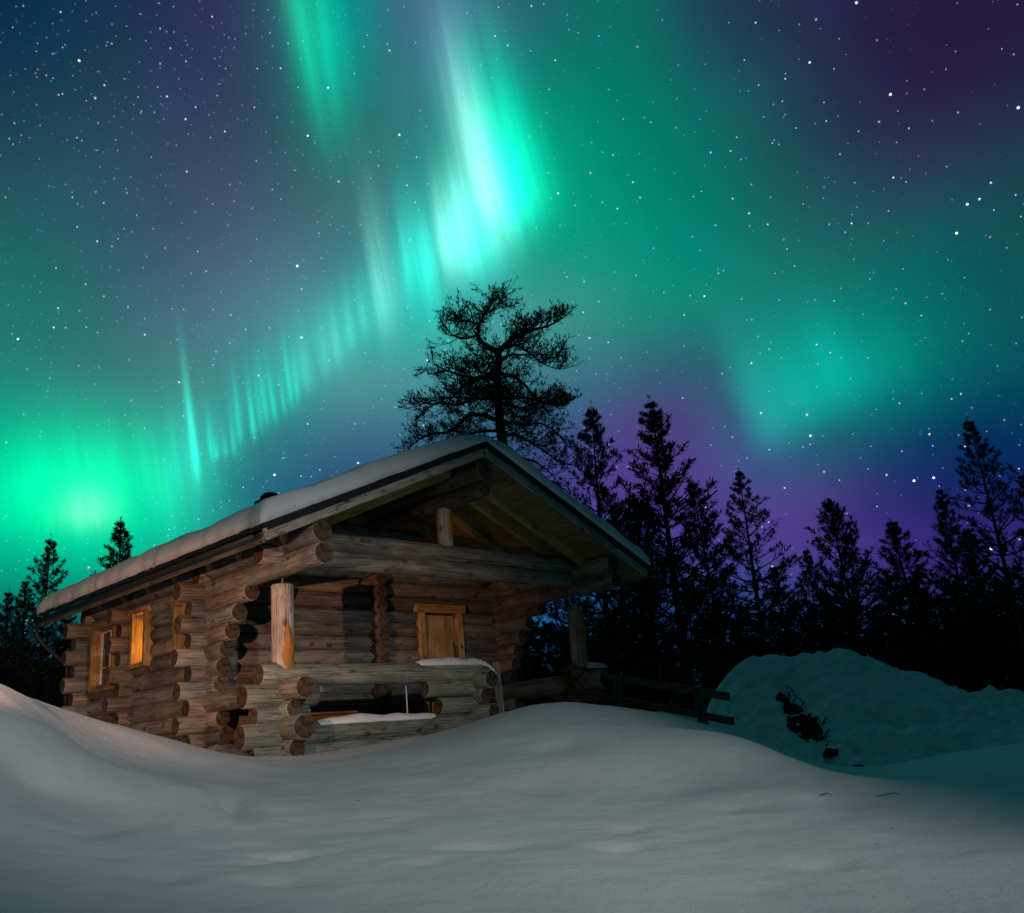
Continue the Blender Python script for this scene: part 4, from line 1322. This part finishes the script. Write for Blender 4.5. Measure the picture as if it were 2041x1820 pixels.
for (px, py, s, lb) in [(1652, 1497, .10, 'dark earth clod lying low on the front slope of the snow heap'), (1700, 1525, .07, 'small dark clod at the foot of the big snow heap')]:
    mb = MB()
    c = heap_point(px, py)
    ns_ = 14
    for a in range(8):
        th_ = PI * a / 7
        for b in range(ns_):
            ph = 2 * PI * b / ns_
            dr = Vector((math.sin(th_) * math.cos(ph) * 1.6, math.sin(th_) * math.sin(ph), math.cos(th_) * .6))
            mb.v.append(tuple(c + dr * s * (1 + .6 * noise.noise(dr * 1.8 + c * 3))))
    for a in range(7):
        for b in range(ns_):
            k = (b + 1) % ns_
            mb.face((a * ns_ + b, (a + 1) * ns_ + b, (a + 1) * ns_ + k, a * ns_ + k), [(0, 0)] * 4)
    tag(mb.build('earth_clod', M['earth']), lb, 'clod')


# bits of twig on the snow
for (px, py, dd, ln, ang, lb) in [(1640, 1584, 8.75, .085, 12, 'short dark twig lying on the snow just right of the bank'), (1772, 1598, 8.9, .11, -8, 'longer dark twig lying on the snow, right of the short one')]:
    x, y, _ = hpt(px, py, dd)
    p = Vector((x, y, gz(x, y) + .01))
    d_ = Vector((RGT.x, RGT.y, 0)).normalized() * math.cos(R(ang)) + Vector((FWD.x, FWD.y, 0)).normalized() * math.sin(R(ang))
    side_ = d_.cross(Vector((0, 0, 1)))
    mb = MB()
    tube(mb, [p - d_ * ln, p + Vector((0, 0, .015)) + side_ * ln * .08, p + d_ * ln * .5 + Vector((0, 0, .02)), p + d_ * ln], [.002, .004, .004, .0015], 6)
    tag(mb.build('fallen_twig', M['twig']), lb, 'twig', 'twigs on the snow')


# ----------------------------------------------------------------- trees
def tuft(mb, c, d, size, rng, n=9, mi=0):
    """needle brush: narrow blades standing round the twig direction d"""
    c, d = Vector(c), Vector(d).normalized()
    for _ in range(n):
        r = Vector((rng.gauss(0, 1), rng.gauss(0, 1), rng.gauss(0, 1))).normalized()
        b = (d * rng.uniform(.3, 1.2) + r * .75 + Vector((0, 0, .25))).normalized()
        ln = size * rng.uniform(.6, 1.15)
        s = b.cross(r).normalized() * (ln * rng.uniform(.065, .115))
        o = c + r * size * .12
        i = len(mb.v)
        mb.v += [tuple(o - s * .5), tuple(o + b * ln * .6 - s), tuple(o + b * ln), tuple(o + b * ln * .55 + s)]
        mb.face((i, i + 1, i + 2, i + 3), [(0, 0)] * 4, mi, (1, 1, 1), False)


def pine_mesh(seed, H, W, base, shape, dens, lift, tuft_size):
    """returns (trunk MB, crown MB): a conical Scots pine of height H, crown half width W, crown from base*H"""
    g = random.Random(seed)
    tr, cr = MB(), MB()
    n = 14
    lean = (g.uniform(-.02, .02), g.uniform(-.02, .02))
    r0 = .011 * H + .03
    cpt = lambda t: Vector((lean[0] * H * t + .05 * math.sin(3 * t + seed), lean[1] * H * t + .05 * math.cos(4 * t + seed), H * t))
    tube(tr, [cpt(i / n) for i in range(n + 1)], [r0 * (1 - .93 * i / n) for i in range(n + 1)], 8)
    h = base * H
    while h < H * .985:
        t = (h / H - base) / (1 - base)
        L = W * ((1 - t) ** shape) * (0.55 + .45 * min(1, t * 5 + .2)) + .06
        nb = g.choice((3, 4, 4, 5))
        a0 = g.uniform(0, 6.28)
        for b in range(nb):
            a = a0 + 6.28 * b / nb + g.uniform(-.35, .35)
            ln = L * g.uniform(.55, 1.18)
            up = lift * (.15 + 1.0 * t) + g.uniform(-.12, .18)
            p = cpt(h / H)
            pts = [p]
            dr = Vector((math.cos(a), math.sin(a), up)).normalized()
            m_ = 5
            for k in range(m_):
                dr = (dr + Vector((g.uniform(-.14, .14), g.uniform(-.14, .14), .10 + g.uniform(-.06, .08)))).normalized()
                pts.append(pts[-1] + dr * (ln / m_))
            rb = max(.012, .022 * ln)
            tube(cr, pts, [rb * (1 - .8 * k / m_) for k in range(m_ + 1)], 5, 1)
            ts = tuft_size * (1 - .5 * t)
            for k in range(1, m_ + 1):
                f = k / m_
                if g.random() < .25 and f < .5:
                    continue
                nsub = g.choice((1, 2, 2, 3)) if k < m_ else 2
                for _ in range(int(round(nsub * dens))):
                    sd = (dr + Vector((g.uniform(-1, 1), g.uniform(-1, 1), g.uniform(-.15, .75)))).normalized()
                    sl = ln * g.uniform(.10, .30) * (1.15 - f * .5)
                    q = pts[k] + sd * sl
                    tube(cr, [pts[k], q], [.010, .006], 4, 1)
                    tuft(cr, q, sd, ts * g.uniform(.7, 1.25), g, 10)
                    if sl > .3:
                        tuft(cr, pts[k].lerp(q, .55), sd, ts * g.uniform(.6, 1.0), g, 8)
            tuft(cr, pts[-1], dr, ts * 1.2, g, 13)
            tuft(cr, pts[-2], dr, ts * 1.1, g, 10)
        h += H * g.uniform(.030, .052) * (1.15 - .55 * t)
    for f in (.965, .985, 1.0, 1.012):
        tuft(cr, cpt(f), Vector((g.uniform(-.15, .15), g.uniform(-.15, .15), 1)), tuft_size * .55, g, 7)
    return tr, cr


PROTO = {}


def proto(kind):
    if kind not in PROTO:
        H, W, base, shape, dens, lift, ts, seed = dict(
            slim=(12, 2.9, .22, .92, 1.2, .60, .30, 3),
            full=(12, 3.4, .16, .90, 1.35, .45, .31, 8),
            airy=(12, 3.3, .30, .95, .95, .28, .30, 15),
            bushy=(8, 2.8, .12, .75, 1.25, .65, .29, 21),
            young=(8, 2.3, .10, .92, 1.2, .50, .25, 33))[kind]
        tr, cr = pine_mesh(seed, H, W, base, shape, dens, lift, ts)
        a = tr.build('trunk', M['bark'])
        b = cr.build('crown', [M['needle'], M['bark']])
        PROTO[kind] = (H, a.data, b.data)
        bpy.data.objects.remove(a)
        bpy.data.objects.remove(b)
    return PROTO[kind]


def pine(px, py, depth, kind, label, wide=1.0, rot=None, group='pines at the forest edge'):
    top = at(px, py, depth)
    zb = gz(top.x, top.y) - .1
    H, tm, cm = proto(kind)
    s = (top.z - zb) / H
    o = thing('pine_tree', label, 'pine tree', (top.x, top.y, zb), group)
    o.scale = (s * wide, s * wide, s)
    o.rotation_euler = (0, 0, (px * .37) % 6.28 if rot is None else rot)
    for nm, me in (('trunk', tm), ('crown', cm)):
        c = bpy.data.objects.new(nm, me)
        COL.objects.link(c)
        c.parent = o
    return o


PINES = [
    # skyline, right of the cabin
    (1163, 815, 34, 'full', 'tall dark pine just right of the big crooked pine, behind the roof slope', .95),
    (1303, 798, 35, 'slim', 'tallest slim pine of the forest edge, its spire against the purple sky', 1.25),
    (1272, 992, 33, 'bushy', 'short bushy pine at the foot of the tallest slim pine', .95),
    (1392, 958, 34, 'full', 'bushy pine standing close right of the tallest slim pine', 1.1),
    (1472, 945, 33, 'airy', 'thin sparse pine with long lower boughs above the snow heap', 1.1),
    (1604, 1098, 36, 'young', 'small young pine between the sparse pine and the round bushy one', 1.0),
    (1662, 1000, 35, 'bushy', 'broad round-topped bushy pine in the middle of the right forest edge', 1.0),
    (1782, 1040, 36, 'young', 'small pointed pine standing alone in the right skyline gap', 1.45),
    (1870, 978, 37, 'slim', 'slim pointed pine next to the tall pine by the right edge', 1.0),
    (1943, 840, 30, 'airy', 'tall leaning pine near the right edge of the picture', 1.0),
    (2052, 940, 32, 'full', 'dark pine cut by the right edge of the picture', 1.1),
    # lower trees between them
    (1215, 1000, 38, 'full', 'lower pine behind the right roof edge of the cabin', 1.1),
    (1545, 1130, 42, 'young', 'low pine behind the lower boughs of the sparse pine', 1.4),
    (1930, 1050, 38, 'full', 'dense lower pine under the tall leaning pine', 1.2),
    (1110, 1010, 40, 'full', 'dim pine behind the right porch post', 1.0),
    # left of the cabin
    (93, 1075, 31, 'full', 'dark pine against the green glow at the left edge', .95),
    (243, 1042, 38, 'young', 'small pointed pine tip rising behind the roof eave on the left', 1.0),
    (22, 1180, 36, 'full', 'shadowy pine at the far left edge beside the green-lit pine', .9),
    (60, 1160, 40, 'airy', 'faint lower pine behind the left green-lit pine', 1.0),
    (130, 1205, 44, 'full', 'low pine behind the far left corner of the cabin', 1.0),
]
for px, py, dp, kd, lb, wd in PINES:
    pine(px, py, dp, kd, lb, wd)


# the big crooked pine behind the cabin
def crooked_pine():
    D = 25.5
    base = at(1003, 890, D)
    fx = Vector((RGT.x, RGT.y, 0)).normalized()
    fy = Vector((FWD.x, FWD.y, 0)).normalized()
    g = random.Random(77)
    px2m = D / F_PX
    zb = gz(base.x, base.y) - .2
    root = thing('crooked_pine', 'big old crooked pine with bare twisted limbs rising behind the cabin ridge', 'pine tree', (base.x, base.y, zb))

    def P(zx, zy, dep=0.0):
        # survey sketch coordinates of the crown -> tree frame (metres), upright plane through the trunk plus depth
        x = (1000 + zx / 3.371) * .7973
        y = (680 + zy / 3.371) * .7973
        lean = (y - 890) * .0765
        return base + fx * ((x - 1003 - lean * 0) * px2m) + Vector((0, 0, (890 - y) * px2m * 1.045)) + fy * dep

    tr, cr = MB(), MB()
    low = P(866, 1540)
    t0 = [Vector((base.x + .25, base.y, zb)), low, P(860, 1250), P(858, 1000, .05), P(868, 850), P(892, 720, -.05), P(897, 635)]
    rad = [.17, .14, .125, .112, .10, .09, .075]

    def smooth(pts, rads, k=4):
        op, orr = [], []
        n = len(pts)
        for i in range(n - 1):
            p0, p1, p2, p3 = pts[max(i - 1, 0)], pts[i], pts[i + 1], pts[min(i + 2, n - 1)]
            for j in range(k):
                t = j / k
                op.append(.5 * ((2 * p1) + (p2 - p0) * t + (2 * p0 - 5 * p1 + 4 * p2 - p3) * t * t + (3 * p1 - p0 - 3 * p2 + p3) * t ** 3))
                orr.append(rads[i] * (1 - t) + rads[i + 1] * t)
        return op + [pts[-1]], orr + [rads[-1]]

    a, b = smooth(t0, rad)
    tube(tr, a, b, 12)
    limbs = []
    spec = [
        # (points, start radius, depth swing)
        ([(897, 640), (800, 585), (735, 505), (735, 400), (775, 315), (835, 225), (893, 100)], .085, .2),
        ([(895, 650), (960, 590), (1080, 520), (1200, 498), (1350, 478), (1478, 415)], .085, -.3),
        ([(905, 640), (1050, 575), (1190, 645), (1300, 720), (1430, 738)], .05, .8),
        ([(715, 480), (600, 522), (500, 490), (430, 410)], .045, -.5),
        ([(735, 385), (680, 335), (600, 300), (580, 285)], .03, .4),
        ([(790, 300), (860, 300), (945, 255)], .028, -.4),
        ([(870, 770), (780, 830), (660, 850), (560, 745), (440, 690), (400, 690)], .05, .6),
        ([(862, 850), (700, 880), (590, 945), (470, 1060), (420, 1150)], .07, -.5),
        ([(862, 880), (640, 900), (480, 900), (370, 905)], .055, -1.4),
        ([(860, 930), (700, 960), (520, 1040), (330, 1010), (160, 1060), (110, 1085)], .055, .9),
        ([(858, 1010), (740, 1090), (560, 1090), (400, 1110), (200, 1200)], .05, -1.2),
        ([(860, 1260), (720, 1190), (600, 1170), (520, 1230), (430, 1295), (290, 1300), (150, 1345), (45, 1430)], .075, .3),
        ([(860, 1340), (700, 1300), (560, 1275), (420, 1310), (300, 1380)], .05, 1.4),
        ([(870, 845), (1000, 860), (1090, 920), (1180, 1040), (1280, 1100), (1400, 1105)], .06, .5),
        ([(880, 760), (980, 720), (1100, 760), (1250, 800), (1390, 830)], .05, -1.0),
        ([(880, 940), (980, 1000), (1150, 1010), (1300, 1010), (1390, 965)], .045, 1.2),
        ([(872, 1090), (960, 1130), (1050, 1190), (1200, 1155), (1340, 1190), (1400, 1230)], .055, -.7),
        ([(872, 1280), (950, 1268), (1080, 1290), (1200, 1270), (1330, 1360), (1430, 1480)], .06, .4),
        ([(875, 1385), (950, 1385), (1060, 1440), (1180, 1540), (1290, 1640), (1400, 1720)], .06, -.5),
        ([(875, 1545), (980, 1560), (1120, 1590), (1260, 1700), (1340, 1800)], .05, .6),
        ([(870, 1150), (800, 1010), (760, 960), (640, 1010), (560, 1150)], .035, 1.6),
        ([(872, 980), (960, 1080), (1000, 1180), (1100, 1240)], .035, 1.7),
        ([(885, 730), (820, 700), (740, 640), (640, 620)], .035, 1.2),
        ([(890, 690), (970, 670), (1080, 640), (1180, 690)], .03, -1.6),
    ]
    for pts, r0, dep in spec:
        n = len(pts)
        q = [P(x, y, dep * i / (n - 1) * (1 + .2 * g.uniform(-1, 1))) for i, (x, y) in enumerate(pts)]
        rs = [r0 * (1 - .85 * i / (n - 1)) for i in range(n)]
        a, b = smooth(q, rs, 5)
        lb_ = MB()
        tube(cr, a, b, 7, 1)
        limbs.append((a, b))

    def twig(p, d, ln, r, lev):
        pts = [p]
        dd = d.copy()
        k = 4
        curl = Vector((g.uniform(-.13, .13), g.uniform(-.13, .13), g.uniform(-.05, .2)))
        for i in range(k):
            dd = (dd + curl * .45 + Vector((g.uniform(-.3, .3), g.uniform(-.3, .3), g.uniform(-.22, .3)))).normalized()
            pts.append(pts[-1] + dd * (ln / k))
        tube(cr, pts, [max(.006, r * (1 - .75 * i / k)) for i in range(k + 1)], 4, 1)
        if lev > 0:
            for i in range(1, k + 1):
                for _ in range(g.choice((1, 1, 2))):
                    nd_ = (dd + Vector((g.uniform(-1, 1), g.uniform(-1, 1), g.uniform(-.5, .8)))).normalized()
                    twig(pts[i], nd_, ln * g.uniform(.3, .55), max(.006, r * .5), lev - 1)
        else:
            tuft(cr, pts[-1], dd, g.uniform(.10, .17), g, 6)
            if g.random() < .35:
                tuft(cr, pts[2], dd, g.uniform(.08, .13), g, 4)

    for li, (a, b) in enumerate(limbs):
        n = len(a)
        top = li in (1, 2)
        for i in range(max(2, n // 5), n):
            for _ in range(2 if top else g.choice((1, 1, 2))):
                d = (a[min(i + 1, n - 1)] - a[i - 1]).normalized()
                sd = (d * .7 + Vector((g.uniform(-1, 1), g.uniform(-1, 1), g.uniform(-.7, .6) + (.55 if top else 0)))).normalized()
                twig(a[i], sd, g.uniform(.36, .82) * (1.05 - .4 * i / n), .014, 1)
    # depth-wise limbs toward and away from the viewer
    for j in range(9):
        t = g.uniform(.35, .95)
        p = t0[1].lerp(t0[5], t)
        sgn = 1 if j % 2 else -1
        q = [p + Vector((0, 0, .3 * math.sin(i * .7) - .12 * i)) + fy * (sgn * i * .55) + fx * (g.uniform(-.15, .15) * i) for i in range(5)]
        a, b = smooth(q, [.04, .034, .026, .018, .008], 4)
        tube(cr, a, b, 6, 1)
        for i in range(3, len(a)):
            twig(a[i], Vector((g.uniform(-1, 1), g.uniform(-1, 1), g.uniform(-.4, .6))).normalized(), g.uniform(.4, .8), .014, 1)
    tr.build('trunk', M['bark'], root)
    cr.build('crown', [M['needle'], M['bark']], root)


crooked_pine()


# the dark mass of the wood behind everything
def far_wood():
    g = random.Random(5)
    mb = MB()
    for i in range(760):
        a = R(45.9) + R(g.uniform(-47, 47))
        dist = g.uniform(38, 66)
        x, y = CAM.x + math.sin(a) * dist, CAM.y + math.cos(a) * dist
        h = g.uniform(2.8, 5.8) * dist / 48
        w = g.uniform(.8, 1.7)
        n = 64
        for k in range(n):
            t = g.random() ** 1.25
            r = w * (1 - t) ** .8 * math.sqrt(g.random()) + .05
            b = g.uniform(0, 6.28)
            c = Vector((x + math.cos(b) * r, y + math.sin(b) * r, .15 + h * t))
            s = g.uniform(.34, .75)
            d = Vector((math.cos(b), math.sin(b), g.uniform(-.2, .9))).normalized()
            sd = d.cross(Vector((g.uniform(-1, 1), g.uniform(-1, 1), 1))).normalized()
            q = len(mb.v)
            mb.v += [tuple(c - sd * s * .35), tuple(c + d * s * .6 - sd * s * .3), tuple(c + d * s), tuple(c + d * s * .5 + sd * s * .4)]
            mb.face((q, q + 1, q + 2, q + 3), [(0, 0)] * 4, 0, (1, 1, 1), False)
    o = mb.build('distant_wood', M['wood2'])
    tag(o, 'dark mass of undergrowth and young trees at the foot of the forest', 'wood', kind='stuff')


far_wood()


# ----------------------------------------------------------------- the two lamps themselves
def lamp_things():
    px, py = PATH.x - .2, PATH.y - .2
    z0 = gz(px, py) - .3
    t = thing('path_lamp', 'low lantern post glowing warm beside the path left of the cabin', 'lamp', (px, py, z0))
    mb = MB()
    log(mb, (px, py, z0), (px, py, PATH.z + .22), .062, rng, wob=.02)
    mb.build('post', LG, t)
    mb = MB()
    plank(mb, (px, py, PATH.z + .12), (PATH.x, PATH.y, PATH.z + .12), .05, .04, (0, 1, 0))
    tube(mb, [(PATH.x, PATH.y, PATH.z + .043), (PATH.x, PATH.y, PATH.z + .050), (PATH.x, PATH.y, PATH.z + .10), (PATH.x, PATH.y, PATH.z + .13)], [.205, .205, .10, .02], 32)  # unseen disc added to keep the beam off the near roof snow
    mb.build('beam_cutoff_hood', M['metal'], t)
    mb = MB()
    tube(mb, [(PATH.x, PATH.y, PATH.z - .05), (PATH.x, PATH.y, PATH.z - .03), (PATH.x, PATH.y, PATH.z - .022)], [.05, .115, .115], 32)  # unseen plate added to cut the beam low over the bank
    plank(mb, (px, py, PATH.z - .04), (PATH.x, PATH.y, PATH.z - .04), .05, .03, (1, -1, 0))
    mb.build('beam_cutoff_pan', M['metal'], t)
    mb = MB()
    tube(mb, [(PATH.x, PATH.y, PATH.z + .028), (PATH.x, PATH.y, PATH.z + .043)], [.03, .03], 12)
    mb.build('lamp_glass', M['glow'], t)
    z0 = gz(FLOOD.x, FLOOD.y - .5) - .3
    t = thing('yard_floodlight', 'tall pole with a square floodlight turned toward the cabin', 'floodlight', (FLOOD.x, FLOOD.y - .5, z0))
    mb = MB()
    log(mb, (FLOOD.x, FLOOD.y - .5, z0), (FLOOD.x, FLOOD.y - .5, FLOOD.z + .2), .09, rng)
    mb.build('pole', LG, t)
    mb = MB()
    d = (Vector((-5.0, -4.2, -.2)) - FLOOD).normalized()
    plank(mb, FLOOD - d * .35, FLOOD - d * .06, .4, .3, (1, -.3, 0))
    mb.build('lamp_housing', M['metal'], t)


lamp_things()
